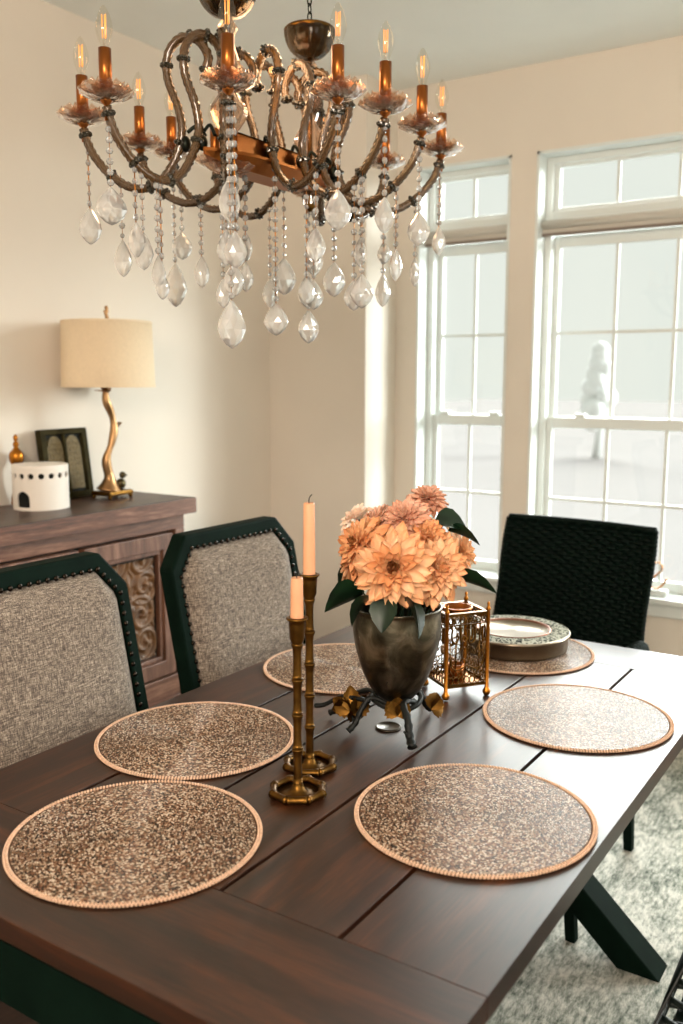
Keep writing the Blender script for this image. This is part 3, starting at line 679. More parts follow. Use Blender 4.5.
# ------------------------------------------------------------------ wicker armchairs (face -Y)
def weave(b, fn, nu, nv, r, amp, vs=1):
    # fn(u,v)->(point, normal); horizontal strands over upright stakes
    for j in range(nv):
        v = (j+.5)/nv; pts = []
        m = nu*4
        for i in range(m+1):
            u = i/m; p_, n_ = fn(u, v); s_ = math.sin(PI*u*nu+(PI if j % 2 else 0)); pts.append(Vector(p_)+Vector(n_)*amp*s_)
        b.tube(pts, r, 5, smooth=True)
    for i in range(nu+1):
        u = min(.995, max(.005, i/nu)); b.tube([Vector(fn(u, k/10)[0]) for k in range(11)], r*.8*vs, 5)
def wicker_chair(loc, rz, lb, wm, open_w=False):
    r = empty('wicker_armchair', loc, rz, label=lb, category='chair', group='black wicker armchairs')
    hw = .248
    bk = MB()
    def bf(u, v):
        z = .43+(.995-.43)*v; y = .225+.145*v; x = (u-.5)*2*(hw-.008*v+.004*math.sin(9*v))
        return (x, y-.03*(1-((u-.5)*2)**2)*-1, z), (0, 1, 0)
    weave(bk, bf, 22, 46, .0062 if not open_w else .0045, .0052)
    bk.tube([Vector(bf(u/12, 1)[0]) for u in range(13)], .011, 8)
    for u in (0.0, 1.0): bk.tube([Vector(bf(u, k/10)[0]) for k in range(11)], .0085, 8)
    n = 44
    for u in (0, 1):
        for k in range(n):
            p_, _ = bf(u, (k+.5)/n); bk.sph(p_, .0115, 6, 4, 0, (.9, 1.1, .55))
    bk.build('woven_back', wm, r)
    if not open_w:
        MB().grid(lambda u, v: (bf(u, v)[0][0], bf(u, v)[0][1]+.002, bf(u, v)[0][2]), 8, 8).build('back_lining', wm, r)
    st_ = MB()
    def sf(u, v):
        x = (u-.5)*2*.235; y = -.26+.49*v; return (x, y, .44+.012*math.sin(PI*u)*-1), (0, 0, 1)
    if open_w:
        # openwork seat: crossing diagonal canes leaving slots
        st_n = 9
        for k in range(-st_n, st_n+1):
            for sg in (-1, 1):
                pts = []
                for j in range(41):
                    v = j/40; u = .5+k/st_n+sg*(v-.5)*.35
                    if 0 <= u <= 1: pts.append(sf(u, v)[0][:2]+(sf(u, v)[0][2]+sg*.002,))
                if len(pts) > 1: st_.tube(pts, .0062, 5)
        for j in range(11): st_.tube([sf(i/20, j/10)[0] for i in range(21)], .0060, 5)
    else: weave(st_, sf, 18, 34, .0062, .005)
    st_.tube(cr([(-.235, -.26, .44), (.235, -.26, .44), (.235, .23, .44), (-.235, .23, .44)], 6, True) if False else [(-.235, -.26, .44), (.235, -.26, .44), (.235, .23, .44), (-.235, .23, .44)], .013, 8, closed=True)
    st_.build('woven_seat', wm, r)
    fr = MB()
    def ff(u, v): return ((u-.5)*2*.235, -.262, .33+.11*v), (0, -1, 0)
    if not open_w: weave(fr, ff, 14, 9, .006, .005)
    else: fr.bb(-.22, .22, -.245, -.225, .385, .42)
    for sx in (-1, 1) if not open_w else ():
        def fs(u, v, sx=sx): return (sx*.237, -.26+.49*u, .33+.11*v), (sx, 0, 0)
        weave(fr, fs, 14, 9, .006, .005)
    fr.build('woven_skirt' if not open_w else 'front_rail', wm, r)
    for sx in (-1, 1):
        am = MB() if not open_w else None
        if am:
            path = cr([(sx*.255, .27, .62), (sx*.262, .22, .672), (sx*.265, .05, .680), (sx*.262, -.16, .672), (sx*.256, -.225, .60), (sx*.245, -.245, .44)], 8)
            for k_ in range(len(path)-1):
                a, c = Vector(path[k_]), Vector(path[k_+1]); m_ = (a+c)/2
                am.tube([a, m_, c], [.016, .022, .016], 8)
            am.tube(path, .017, 8); am.build('woven_arm', wm, r)
        MB().prism([(-.019, -.019), (.019, -.019), (.019, .019), (-.019, .019)], lambda x, y: (sx*.282+x*.7, -.268+y*.7, .014), lambda x, y: (sx*.240+x, -.245+y, .44)).build('leg', M_black, r, bevel=.003)
        MB().prism([(-.019, -.019), (.019, -.019), (.019, .019), (-.019, .019)], lambda x, y: (sx*.240+x*.7, .275+y*.7, .014), lambda x, y: (sx*.228+x, .235+y, .46)).build('leg', M_black, r, bevel=.003)
    return r
wicker_chair((-.955, 2.43, 0), math.radians(-3.5), 'black wicker armchair at the far end of the table before the windows', M_wicker)
wicker_chair((-.040, 1.37, 0), -PI/2, 'armless black wicker chair with an open slotted seat at the bottom right edge', M_wickopen, True)

# ------------------------------------------------------------------ sideboard (front faces +X)
SX0, SX1, SY0, SY1, SZ = -2.695, -2.30, .92, 2.53, 1.009
sb = empty('sideboard', ((SX0+SX1)/2, (SY0+SY1)/2, 0), label='rustic brown wooden sideboard with carved panel doors against the left wall', category='sideboard')
ox, oy = -(SX0+SX1)/2, -(SY0+SY1)/2
OM = Matrix.Translation((ox, oy, 0))
fx = -2.335
MB().bb(SX0, SX1, SY0, SY1, SZ-.058, SZ, M=OM).build('top', M_sidetop, sb, bevel=.004)
MB().bb(SX1-.0005, SX1+.0015, SY0+.001, SY1-.001, SZ-.057, SZ-.002, M=OM).build('top_edge', M_side, sb)
c = MB(); c.bb(SX0+.01, fx-.035, SY0+.03, SY1-.03, .10, SZ-.058, M=OM); c.build('carcass', M_side, sb, bevel=.003)
f = MB()
f.bb(fx-.034, fx, SY0+.03, SY1-.03, .895, SZ-.0585, 0, OM).bb(fx-.034, fx, SY0+.03, SY1-.03, .25, .345, 0, OM).bb(fx-.02, fx+.014, SY0+.03, SY1-.03, .235, .262, 0, OM)
f.bb(fx-.034, fx, SY1-.078, SY1-.0295, .05, .8949, 1, OM).bb(fx-.034, fx, SY0+.03, SY0+.078, .05, .8949, 1, OM)
f.build('face_frame', [M_side, M_sideZ], sb, bevel=.003)
MB().bb(fx-.0345, fx-.030, SY0+.08, SY1-.08, .346, .894, M=OM).build('door_shadow_gap', M_gap, sb)
f = MB(); f.bb(SX0+.02, fx-.03, SY0+.05, SY1-.05, .03, .12, M=OM)
f.build('plinth', M_sideZ, sb)
dyw = [(2.012, 2.440), (1.505, 2.000), (1.00, 1.493)]
def carve_h(u, v, asp):
    # mirrored acanthus scroll relief
    x = abs(u-.5)*2; y = v*asp*2.4; h = 0
    for (cx, cy, s_, d_) in [(.55, .5, 1, .42), (.45, 1.35, -1, .46), (.60, 2.2, 1, .42), (.45, 3.0, -1, .44), (.55, 3.8, 1, .42), (.4, 4.6, -1, .42)]:
        dx, dy = x-cx, (y-cy); rr = math.hypot(dx, dy)
        if rr < .62:
            th = math.atan2(dy, dx)*s_; k = math.sin(th*1+rr*17); h = max(h, max(0, k)**.7*(1-rr/.62)**.35)
    h = max(h, .85*math.exp(-((x)/.10)**2)*(.6+.4*math.sin(y*9)))
    h = max(h, .5*max(0, math.sin(x*21+math.sin(y*7)*2.2)*math.sin(y*12+math.sin(x*8)*2)))
    return h
for (y0, y1) in dyw:
    z0, z1 = .355, .886; d = empty('door', (0, 0, 0)); d.parent = sb; dd = MB()
    wst = .058
    fo = [(y0+.006, z0), (y1-.006, z0), (y1-.006, z1), (y0+.006, z1)]; fi = [(y0+wst, z0+wst), (y1-wst, z0+wst), (y1-wst, z1-wst), (y0+wst, z1-wst)]
    dd.frame(fo, fi, lambda y, z: (fx-.028, y, z), lambda y, z: (fx+.004, y, z), 0, OM)
    fi2 = [(y0+wst+.016, z0+wst+.016), (y1-wst-.016, z0+wst+.016), (y1-wst-.016, z1-wst-.016), (y0+wst+.016, z1-wst-.016)]
    dd.frame([(a, b_) for a, b_ in fi], fi2, lambda y, z: (fx-.028, y, z), lambda y, z: (fx-.006, y, z), 0, OM)
    COL.objects.unlink(d); bpy.data.objects.remove(d)
    d = dd.build('door', M_sideZ, sb, bevel=.003)
    MB().bb(fx-.034, fx-.026, y0+wst, y1-wst, z0+wst, z1-wst, M=OM).build('panel_ground', M_gap, d)
    py0, py1, pz0, pz1 = y0+wst+.030, y1-wst-.030, z0+wst+.024, z1-wst-.024
    cpn = MB(); asp = (pz1-pz0)/(py1-py0)
    cpn.grid(lambda u, v: (fx-.022+.014*carve_h(u, v, asp*.85), py0+(py1-py0)*u, pz0+(pz1-pz0)*v), 90, 130, M=OM)
    cpn.build('carved_panel', M_carve, d, label='panel carved with scrolling foliage')

# ------------------------------------------------------------------ things on the sideboard
# table lamp
lx, ly = -2.545, 2.345
lp = empty('table_lamp', (lx, ly, SZ), .05, label='gold branch table lamp with a cream drum shade on the sideboard', category='lamp')
b = MB().bb(-.048, .048, -.062, .062, .012, .028)
b.build('base_plate', M_gold, lp, bevel=.005)
fb = MB()
for sx in (-1, 1):
    for sy in (-1, 1): fb.sph((sx*.040, sy*.053, .008), .0082, 10, 6)
fb.build('ball_feet', M_gold, lp)
tp = cr([(-.006, -.010, .030), (-.004, -.008, .075), (-.004, -.020, .14), (.004, .000, .20), (.004, .016, .255), (.002, .006, .31), (-.002, -.014, .36), (0, -.012, .41), (0, 0, .455)], 7)
rr = [.048, .040, .033, .028, .024]+[.0215]*200
rl = []
for i, q in enumerate(tp):
    z = q[2]; rl.append(.013+.030*math.exp(-(z-.03)/.035)+.002*math.sin(z*60))
MB().tube(tp, rl, 14, flute=.06).build('branch_stem', M_lampg, lp)
lf = MB()
lo = leafmesh(.038, .013, .1, 8)
lo.build('leaf', M_lampg, lp).location = (.003, .018, .262); lp.children[-1].rotation_euler = (.5, 0, -.2)
MB().tube(cr([(.003, .012, .25), (.01, .03, .262), (.012, .046, .275)], 4), .003, 6).build('twig', M_lampg, lp)
for rz_, rx_ in ((2.4, .3), (3.3, .7), (-2.2, .2), (0.6, .5)):
    o = leafmesh(.045, .014, .1, 8).build('leaf', M_goldb, lp); o.location = (0, -.012, .385); o.rotation_euler = (rx_, 0, rz_)
bird = MB().sph((0, .046, .048), .020, 12, 8, 0, (.9, 1.0, 1.0)).sph((0.006, .050, .080), .013, 10, 6).tube([(0, .035, .050), (0, .018, .044), (0, .010, .058)], [.008, .006, .002], 6).tube([(0.014, .052, .082), (.027, .054, .079)], [.004, .0008], 6)
bird.build('small_bird_figure', mat('dark_bronze_figure', (.30, .26, .16), .35, .8, noise=.3, nscale=60), lp)
RT, RB, zS0, zS1 = .160, .167, .405, .640
sh = MB().lathe([(RB, zS0), (RT, zS1), (RT-.002, zS1), (RB-.002, zS0)], 64, cap=False)
sh.lathe([(RB+.0006, zS0), (RB+.0012, zS0+.004), (RB+.0004, zS0+.008)], 64, cap=False).lathe([(RT+.0004, zS1-.008), (RT+.0014, zS1-.004), (RT+.0006, zS1)], 64, cap=False)
sh.build('lamp_shade', M_shade, lp)
hp = MB()
for k in range(3):
    a = 2*PI*k/3; hp.tube([(0, 0, zS1-.006), ((RT-.002)*math.cos(a), (RT-.002)*math.sin(a), zS1-.006)], .0018, 6)
hp.tube([(0, 0, .45), (0, 0, zS1)], .004, 8); hp.build('shade_spider', M_gold, lp)
fn_ = MB().tube(cr([(0, 0, zS1), (0, .003, zS1+.014), (.0, -.002, zS1+.028), (0, .003, zS1+.040), (0, -.001, zS1+.054)], 4), [.0065, .006, .006, .0055, .007]*3+[.006, .005], 8)
fn_.tube([(0, 0, zS1+.02), (0, -.008, zS1+.032), (0, -.012, zS1+.038)], [.004, .004, .0025], 6).tube([(0, 0, zS1+.028), (0, .010, zS1+.036)], [.004, .0025], 6)
fn_.build('twig_finial', M_lampg, lp)

# ceramic votive with holes
ce = empty('ceramic_holder', (-2.545, 2.025, SZ), 0, label='white ceramic cylinder holder with round holes and an arched doorway', category='candle holder')
ce.scale = (.87, .87, .87)
cb = MB().lathe([(.105, 0), (.1055, .002), (.106, .166), (.1045, .171), (.0001, .1712), (.0001, .164), (.0985, .162), (.0985, .008), (.0001, .008), (.0001, 0)], 96, cap=False, smooth=False).build('pierced_wall', M_cer, ce)
cut = MB()
view = math.atan2(-2.005, 2.545)   # outward direction towards the room front
for k in range(-6, 10):
    a = view+.02+math.radians(k*21.0); cx_, cy_ = math.cos(a), math.sin(a)
    Mx = Matrix.Translation((cx_*.102, cy_*.102, .132)) @ Matrix.Rotation(a, 4, 'Z') @ Matrix.Rotation(PI/2, 4, 'Y')
    cut.lathe([(.0112, -.02), (.0112, .02)], 16, M=Mx, smooth=False)
a = view-math.radians(40)
Mx = Matrix.Translation((math.cos(a)*.102, math.sin(a)*.102, 0)) @ Matrix.Rotation(a, 4, 'Z')
poly = [(-.029, .012), (.029, .012), (.029, .045)]+[(.029*math.cos(t_), .045+.029*math.sin(t_)) for t_ in [PI*i/10 for i in range(1, 10)]]+[(-.029, .045)]
cut.prism(poly, lambda y, z: (-.02, y, z), lambda y, z: (.02, y, z), M=Mx)
co = cut.build('cutter', M_cer, ce)
bo = cb.modifiers.new('holes', 'BOOLEAN'); bo.operation = 'DIFFERENCE'; bo.object = co; bo.solver = 'EXACT'
bpy.context.view_layer.update()
dg = bpy.context.evaluated_depsgraph_get(); nm_ = bpy.data.meshes.new_from_object(cb.evaluated_get(dg)); cb.modifiers.clear(); cb.data = nm_
bpy.data.objects.remove(co)
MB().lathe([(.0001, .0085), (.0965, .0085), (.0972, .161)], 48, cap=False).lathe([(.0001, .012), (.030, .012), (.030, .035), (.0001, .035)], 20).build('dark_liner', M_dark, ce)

# gold flask behind ceramic
MB().lathe(cr([(.0001, 0), (.026, 0), (.030, .01), (.022, .05), (.016, .09), (.013, .12), (.016, .14), (.026, .152), (.031, .170), (.028, .188), (.014, .200), (.009, .208), (.012, .215), (.012, .222), (.006, .229), (.009, .236), (.010, .244), (.006, .252), (.0001, .255)], 2), 24, (0, 0, 0)).build('gold_flask', M_goldb, label='small gold stoppered flask behind the white ceramic holder', category='flask')
fk = bpy.data.objects['gold_flask']; fk.location = (-2.680, 2.035, SZ); fk.scale = (.82, .82, .96)

# carved frame
fr = empty('carved_door_frame', (-2.655, 2.240, SZ), 0, label='dark carved wooden plaque of twin arched doors leaning on the sideboard', category='frame')
fr.rotation_euler = (0, math.radians(-7), math.radians(4))
M_fr = mat('olive_black_carved_frame', (.19, .17, .09), .8, spec=.1, noise=.4, nscale=40, bump=.3); M_fp = mat('tan_fretwork_panel', (.42, .36, .23), .7, noise=.4, nscale=150, bump=.5)
w2, h2 = .112, .256
MB().frame([(-w2, 0), (w2, 0), (w2, h2), (-w2, h2)], [(-w2+.024, .024), (w2-.024, .024), (w2-.024, h2-.020), (-w2+.024, h2-.020)], lambda y, z: (-.014, y, z), lambda y, z: (.014, y, z)).bb(.001, .012, -.006, .006, .02, h2-.015).build('outer_frame', M_fr, fr, bevel=.002)
MB().bb(-.012, -.002, -w2+.02, w2-.02, .02, h2-.018).build('backing', M_dark, fr)
for sg in (-1, 1):
    pp = MB(); cy_ = sg*.043; hw_ = .037
    poly = [(cy_-hw_, .034), (cy_+hw_, .034), (cy_+hw_, .185)]+[(cy_+hw_*(1-t_**1.6), .185+.046*math.sin(t_*PI/2)) for t_ in (.2, .4, .6, .8, 1)]+[(cy_-hw_*(1-t_**1.6), .185+.046*math.sin(t_*PI/2)) for t_ in (.8, .6, .4, .2)]+[(cy_-hw_, .185)]
    pp.prism(poly, lambda y, z: (-.002, y, z), lambda y, z: (.004, y, z))
    for j in range(9):
        for i in range(4):
            y_, z_ = cy_-.0245+i*.0163, .048+j*.019
            pp.tube([(.0045, y_+.0062*math.cos(2*PI*k/8), z_+.0075*math.sin(2*PI*k/8)) for k in range(8)], .0012, 4, closed=True)
    pp.build('arched_door_panel', M_fp, fr)

# sill ornament: gold script letter on white block
so = empty('script_ornament', (-.935, 3.83, .5581), 0, label='gold script letter e ornament on a white base on the window sill', category='ornament')
MB().bb(-.13, .045, -.022, .022, 0, .024).build('base_block', M_trim, so, bevel=.004)
pe = cr([(-.050, .050), (-.030, .078), (.002, .108), (.018, .130), (.012, .152), (-.008, .155), (-.026, .130), (-.034, .095), (-.026, .058), (-.004, .044), (.020, .060), (.040, .092)], 7)
MB().tube([(x, 0, z-.019) for x, z in pe], [.004+.0035*abs(math.sin(i*.11)) for i in range(len(pe))], 8, sq=.6).build('script_letter', M_goldb, so)

# faint tree outside
tr = empty('garden_tree', (-7.6, 24, -.6), 0, label='faint pale conical tree outside beyond the right window', category='tree')
M_pt = mat('hazed_pale_foliage', (.88, .89, .88), .95)  # tree coloured pale in place of bright haze in front of it
MB().tube([(0, 0, 0), (.1, 0, 1.2), (0, 0, 2.6)], [.12, .09, .03], 8).build('trunk', M_pt, tr)
cb_ = MB()
for k in range(60):
    a = rnd.random()*2*PI; z = rnd.random(); cb_.sph((math.cos(a)*.55*(1-z)*rnd.random(), math.sin(a)*.5*(1-z), .9+1.9*z), .16+.12*rnd.random(), 8, 5)
cb_.build('crown', M_pt, tr)

# ------------------------------------------------------------------ chandelier
ZB = 2.0
ch = empty('chandelier', (-1.30, 1.71, 1.90), label='long copper and smoked glass chandelier with candle bulbs and crystal drops', category='chandelier')
CM = Matrix.Translation((1.30, -1.71, -1.90))
ARMS = [(-1.411, 1.319, -1.325, 1.505), (-1.576, 1.406, -1.362, 1.495), (-1.636, 1.631, -1.34, 1.63), (-1.633, 1.735, -1.34, 1.71), (-1.612, 1.871, -1.34, 1.81),
        (-1.45, 2.12, -1.315, 1.91), (-1.245, 2.106, -1.285, 1.915), (-1.064, 2.065, -1.265, 1.89), (-1.004, 1.855, -1.26, 1.82), (-.994, 1.68, -1.26, 1.75), (-1.025, 1.553, -1.265, 1.645), (-1.165, 1.393, -1.285, 1.52)]
PROF = [(-.042, .072), (-.048, .100), (-.026, .132), (.010, .138), (.038, .108), (.040, .06), (.018, .0), (.012, -.05), (.03, -.105)]
OUT = [(.30, -.148), (.52, -.155), (.74, -.128), (.92, -.08), (1.0, -.03)]
def arm_path(a):
    cx, cy, ax, ay = a; dx, dy = cx-ax, cy-ay; R = math.hypot(dx, dy); dx /= R; dy /= R
    return [(ax+dx*r, ay+dy*r, ZB+z) for r, z in cr(PROF+[(r*R, z) for r, z in OUT])]
def rosette_mesh(R=.0120):
    b = MB().lathe([(.007, -.006), (R*.9, -.0045), (R, 0), (R*.9, .0045), (.007, .006)], 16, lobes=8, lamp=.14, smooth=False)
    for k in range(8):
        a = 2*PI*k/8; b.sph((R*math.cos(a), R*math.sin(a), 0), .0036, 6, 4)
    return b
def dish_mesh():
    b = MB(); N = 8
    for lay, (R0, zz, up, LW) in enumerate([(.056, .0, .022, .0235), (.047, .004, .028, .0195)]):
        for k in range(N):
            a = 2*PI*(k+.5*lay)/N; Mx = Matrix.Rotation(a, 4, 'Z')
            def fn(u, v, R0=R0, zz=zz, up=up, LW=LW):
                x = (u-.5)*2; rr = .010+(R0-.010)*v; wv = LW*math.sin(PI*(.12+.72*v))**.8
                sc = 1-.10*x*x*v
                return (rr*sc, x*wv, zz+up*v**1.7-.006*math.cos(x*PI*.5)*v*1.6+.0016*math.cos(x*5*PI))
            b.grid(fn, 6, 6, 0, False, Mx)
            b.grid(lambda u, v: (lambda p_: (p_[0], p_[1], p_[2]-.0022))(fn(1-u, v)), 6, 6, 0, False, Mx)
    return b
dishm = None; slv = None; bulbm = None; topm = None
def arm(i, a):
    global dishm, slv, bulbm
    cx, cy, ax, ay = a; pts = arm_path(a)
    o = MB().tube(pts, [.0088]*len(pts), 12, flute=.13, twist=70, M=CM).build('glass_arm', M_arm, ch)
    for k in (0, 15, 27, 44, 56, 66, 76):
        if k < len(pts)-1:
            if arm.ros is None: ro = arm.ros = rosette_mesh().build('rosette', M_ros, o)
            else: ro = arm.ros.copy(); COL.objects.link(ro); ro.parent = o
            ro.location = CM @ Vector(pts[k]); ro.rotation_mode = 'QUATERNION'
            ro.rotation_quaternion = (Vector(pts[k+1])-Vector(pts[max(0, k-1)])).normalized().to_track_quat('Z', 'Y')
    P0 = Vector((cx+1.30, cy-1.71, ZB-1.917)); zr = rnd.random()*.6
    if dishm is None:
        dishm = dish_mesh().build('drip_dish', M_bobe, o)
        core = MB().lathe([(.0045, -.040), (.0045, -.012), (.009, -.008), (.013, -.002), (.011, .004), (.014, .012), (.0125, .014), (.0001, .014)], 14).lathe([(.006, -.006), (.020, 0), (.024, .010), (.0235, .010), (.018, .003), (.0001, .002)], 14, mi=1, lobes=7, lamp=.15, smooth=False)
        slv = core.build('dish_cup', [M_copper, M_ros], o)
        s2 = MB().lathe([(.0124, .010), (.0124, .093), (.0112, .0935), (.0001, .0915)], 20).build('candle_sleeve', M_copper, o)
        bl = MB().lathe(cr([(.0072, .0), (.0095, .010), (.0145, .024), (.0165, .036), (.0145, .052), (.0085, .068), (.003, .077), (.0001, .079)], 3), 18, (0, 0, .093), cap=False)
        bl.tube([(.0035, 0, .112), (.0040, 0, .155)], .0011, 6, 1).tube([(-.0035, 0, .112), (-.0040, 0, .155)], .0011, 6, 1).tube([(0, .0035, .112), (0, .0040, .155)], .0011, 6, 1).lathe([(.003, .098), (.0035, .112), (.0001, .114)], 8)
        bulbm = bl.build('candle_bulb', [M_bulb, M_fil], o); dishm['src'] = 1
        arm.parts = [dishm, slv, s2, bulbm]; del dishm['src']
        for q in arm.parts: q.location = P0; q.rotation_euler.z = zr
    else:
        for q in arm.parts:
            c_ = q.copy(); COL.objects.link(c_); c_.parent = o; c_.location = P0; c_.rotation_euler.z = zr
arm.ros = None
for i, a in enumerate(ARMS): arm(i, a)
# copper boat-shaped bar
b = MB(); N = 24; half = .235
def bar_sec(t_):   # half width and height along the bar
    w_ = .052*(1-abs(2*t_-1)**3.2)+.002; return w_
vsb = []
for j in range(N+1):
    t_ = j/N; y = -half+2*half*t_; w_ = bar_sec(t_); top = .012; bot = -.018*(1-abs(2*t_-1)**4)-.002
    vsb += [(-w_, y, top), (w_, y, top), (w_*1.0, y, top-.006), (w_*.55, y, bot), (-w_*.55, y, bot), (-w_, y, top-.006)]
fs = []
for j in range(N):
    for k in range(6): fs.append((j*6+k, j*6+(k+1) % 6, (j+1)*6+(k+1) % 6, (j+1)*6+k))
fs += [(0, 1, 2, 3, 4, 5), tuple(N*6+k for k in (5, 4, 3, 2, 1, 0))]
b.add(vsb, fs, 0, False); b.build('copper_bar', M_copper, ch)
b = MB()
b.frame([(-.030, -.165), (.030, -.165), (.030, .185), (-.030, .185)], [(-.026, -.161), (.026, -.161), (.026, .181), (-.026, .181)], lambda x, y: (x, y, .0125), lambda x, y: (x, y, .052))
b.bb(-.030, .030, -.165, .185, .0485, .052); b.build('wiring_box', M_copper, ch)
for (ax_, ay_) in [(a[2], a[3]) for a in ARMS]:
    x, y = ax_+1.30, ay_-1.71; s_ = 1 if x > 0 else -1
    wb_ = MB(); wb_.tube(cr([(x*.5, y*.9, .045), (x*.7, y*.95, .065), (x, y, .052)], 4), .004, 6).sph((x+s_*.006, y, .03), .012, 8, 6, 0, (1, 1, 1.4))
    wb_.build('arm_joint', M_chain, ch)
# two glass columns with cups, chains
for cyy, big in ((1.555, 1), (1.85, 0)):
    y = cyy-1.71; g = MB()
    g.lathe(cr([(.010, .05), (.020, .062), (.034, .085), (.036, .105), (.022, .128), (.014, .140), (.017, .155), (.024, .180), (.022, .200), (.012, .232), (.014, .250), (.020, .262), (.012, .276)], 3), 18, (0, y, 0), lobes=9, lamp=.08, cap=False)
    g.build('glass_baluster', M_bobe, ch)
    m = MB().lathe([(.006, -.06), (.006, .30)], 10, (0, y, 0)).lathe([(.012, -.020), (.016, -.028), (.010, -.040), (.014, -.05), (.0001, -.062)], 12, (0, y, 0)); m.build('column_rod', M_gold, ch)
    cpz = .282; N = 10; cu = MB(); mm = MB()
    for k in range(N):
        Mx = Matrix.Translation((0, y, cpz)) @ Matrix.Rotation(2*PI*k/N, 4, 'Z')
        def fn(u, v):
            x = (u-.5)*2; rr = .012+(.052 if big else .048)*math.sin(v*PI/2); wv = .020*math.sin(PI*(.1+.62*v))
            return (rr-.006*x*x, x*wv, .062*(1-math.cos(v*PI/2))+.001)
        cu.grid(fn, 6, 8, 0, False, Mx); cu.grid(lambda u, v: (lambda p_: (p_[0]-.002, p_[1], p_[2]+.001))(fn(1-u, v)), 6, 8, 0, False, Mx)
    cu.build('glass_cup', M_smoke, ch)
    mm.lathe([(.0001, cpz+.058), (.058, cpz+.060), (.060, cpz+.064), (.056, cpz+.068), (.01, cpz+.070), (.006, cpz+.084), (.0001, cpz+.085)], 28, (0, y, 0)).lathe([(.010, cpz+.002), (.030, cpz+.018), (.046, cpz+.058), (.0001, cpz+.058)], 14, (0, y, 0)); mm.build('cup_rim_plate', M_gold, ch)
    cn = MB(); z = cpz+.085; k = 0
    while z < .826:
        pts = [(.0055*math.cos(t_), 0, .0115*math.sin(t_)) for t_ in [2*PI*q/10 for q in range(10)]]
        Mx = Matrix.Translation((0, y, z+.008)) @ Matrix.Rotation((k % 2)*PI/2, 4, 'Z'); cn.tube(pts, .0017, 5, closed=True, M=Mx); z += .0178; k += 1
    cn.build('hanging_chain', M_chain, ch)
    MB().lathe([(.055, .826), (.052, .834), (.05, .8395), (.0001, .8395)], 28, (0, y, 0)).build('ceiling_canopy', M_gold, ch)
    # dangling glass rods around the column
    rods = MB()
    for k in range(8):
        a = 2*PI*k/8; rods.tube([(.017*math.cos(a), y+.017*math.sin(a), .045), (.015*math.cos(a), y+.015*math.sin(a), -.045)], [.0045, .0035], 6, smooth=False)
    rods.build('glass_rods', M_crys, ch)
    b = MB().lathe([(.012, -.028), (.036, -.022), (.050, -.008), (.049, -.008), (.034, -.019), (.012, -.024)], 24, (0, y, 0), lobes=8, lamp=.12, cap=False, smooth=False); b.build('lower_dish', M_bobe, ch)
# crystal strings: attachment x, y, z, chain length, pendant height, pendant width
STR = [(-1.569, 1.409, 1.955, .147, .077, .043), (-1.41, 1.322, 1.960, .141, .073, .055), (-1.505, 1.44, 1.866, .126, .078, .034), (-1.389, 1.367, 1.872, .115, .07, .036), (-1.383, 1.38, 1.86, .122, .075, .04), (-1.37, 1.408, 1.845, .15, .066, .028), (-1.367, 1.415, 1.844, .182, .056, .026),
       (-1.631, 1.735, 1.962, .232, .107, .057), (-1.603, 1.732, 1.912, .109, .067, .044), (-1.45, 1.63, 1.846, .122, .072, .032), (-1.377, 1.63, 1.887, .116, .065, .031), (-1.386, 1.63, 1.878, .208, .066, .031), (-1.30, 1.605, 1.885, .124, .063, .03), (-1.296, 1.600, 1.885, .188, .064, .03),
       (-1.402, 1.824, 1.863, .174, .072, .036), (-1.242, 1.636, 1.904, .294, .071, .049), (-1.351, 1.813, 1.90, .168, .087, .054), (-1.096, 1.58, 1.866, .117, .067, .036), (-1.236, 1.744, 1.904, .231, .06, .036), (-1.283, 1.927, 1.89, .16, .084, .051), (-1.082, 1.703, 1.86, .204, .065, .04),
       (-1.025, 1.553, 1.962, .15, .078, .048), (-1.063, 1.698, 1.868, .125, .062, .026), (-1.054, 1.690, 1.87, .205, .071, .046), (-1.246, 2.101, 1.948, .233, .084, .036), (-.994, 1.68, 1.962, .147, .073, .039), (-1.245, 2.106, 1.962, .163, .058, .036), (-1.062, 1.847, 1.879, .141, .073, .027),
       (-1.11, 2.025, 1.879, .14, .069, .024), (-1.008, 1.854, 1.957, .145, .073, .046), (-1.066, 2.064, 1.962, .147, .069, .031),
       (-1.165, 1.393, 1.960, .365, .092, .050), (-1.172, 1.400, 1.960, .135, .085, .038), (-1.158, 1.399, 1.960, .235, .07, .040), (-1.288, 1.549, 1.86, .17, .072, .040), (-1.31, 1.553, 1.86, .10, .075, .038), (-1.292, 1.566, 1.86, .105, .068, .036),
       (-1.302, 1.845, 1.845, .235, .080, .045), (-1.297, 1.862, 1.845, .07, .085, .040), (-1.31, 1.852, 1.845, .15, .08, .042), (-1.29, 1.85, 1.845, .165, .07, .042)]
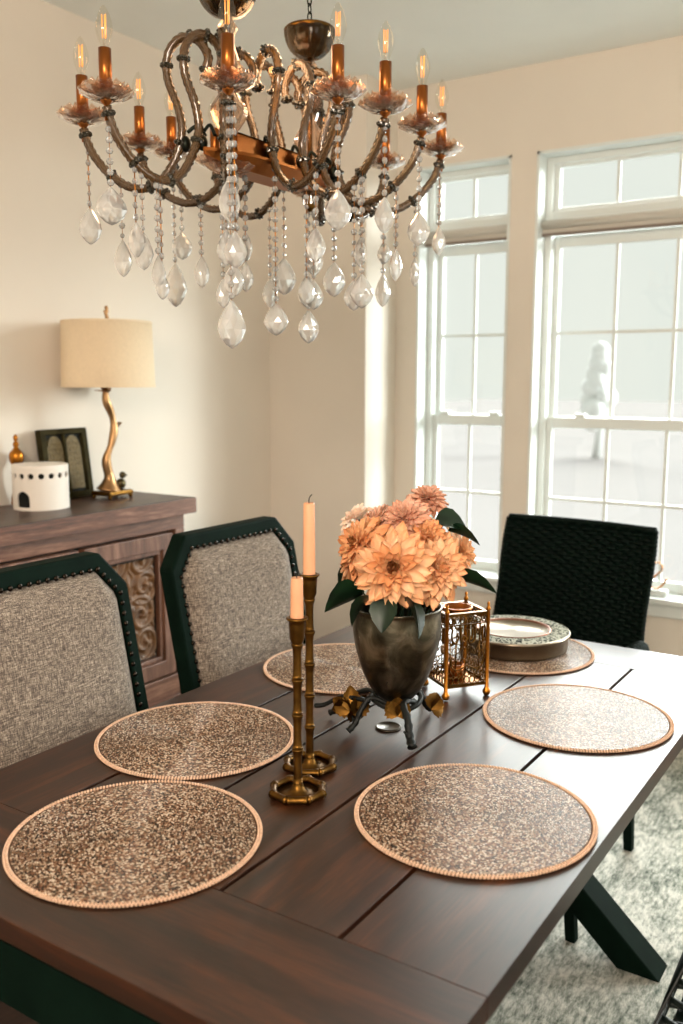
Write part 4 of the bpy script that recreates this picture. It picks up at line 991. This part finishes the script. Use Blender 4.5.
def pend(b, z0, hh, ww, a):
    n = 10; Mx = Matrix.Translation((0, 0, z0)) @ Matrix.Rotation(a, 4, 'Z') @ Matrix.Scale(.5, 4, (0, 1, 0))
    lv = [(.10, -.01), (.62, -.20), (1.02, -.42), (1.16, -.60), (.86, -.80), (.45, -.93), (.04, -1.0)]
    vs = []; 
    for j, (r_, z_) in enumerate(lv):
        for i in range(n):
            t_ = 2*PI*(i+(.5 if j % 2 else 0))/n; vs.append((r_*ww/2*math.cos(t_), r_*ww/2*math.sin(t_), z_*hh))
    fs = []
    for j in range(len(lv)-1):
        for i in range(n):
            k = (i+1) % n
            if j % 2 == 0: fs += [(j*n+i, j*n+k, (j+1)*n+i), (j*n+k, (j+1)*n+k, (j+1)*n+i)]
            else: fs += [(j*n+i, (j+1)*n+k, (j+1)*n+i), (j*n+i, j*n+k, (j+1)*n+k)]
    fs += [tuple(range(n)), tuple(len(lv)*n-n+i for i in range(n))[::-1]]
    b.add(vs, fs, 0, False, Mx)
for i, (x, y, z, L, hh, ww) in enumerate(STR):
    M0 = Vector((x+1.30, y-1.71, z-1.90))
    cbm = MB(); n = max(2, round(L/.0215)); st_ = L/n
    cbm.tube([(0, 0, .008), (0, 0, -L-.004)], 0.0008 if i % 3 else .0014, 5, 1)
    for k in range(n):
        zz = -st_*(k+.6); big = .0072 if (k % 2 == 0 or i % 2) else .0055
        cbm.sph((0, 0, zz), big, 8, 4, 0, (1, .8, 1), False)
    o = cbm.build('crystal_string', [M_crys, M_goldb], ch); o.location = M0; o.rotation_euler.z = rnd.random()*3
    pb = MB(); pend(pb, -L, hh, ww, rnd.uniform(-.45, .45)+.55-o.rotation_euler.z); q = pb.build('crystal_pendant', M_crys, o)
lt = bpy.data.lights.new('chandelier_glow', 'POINT'); lt.energy = 5; lt.color = (1, .62, .34); lt.shadow_soft_size = .12
lo_ = bpy.data.objects.new('chandelier_glow', lt); COL.objects.link(lo_); lo_.parent = ch; lo_.location = (0, 0, .22)
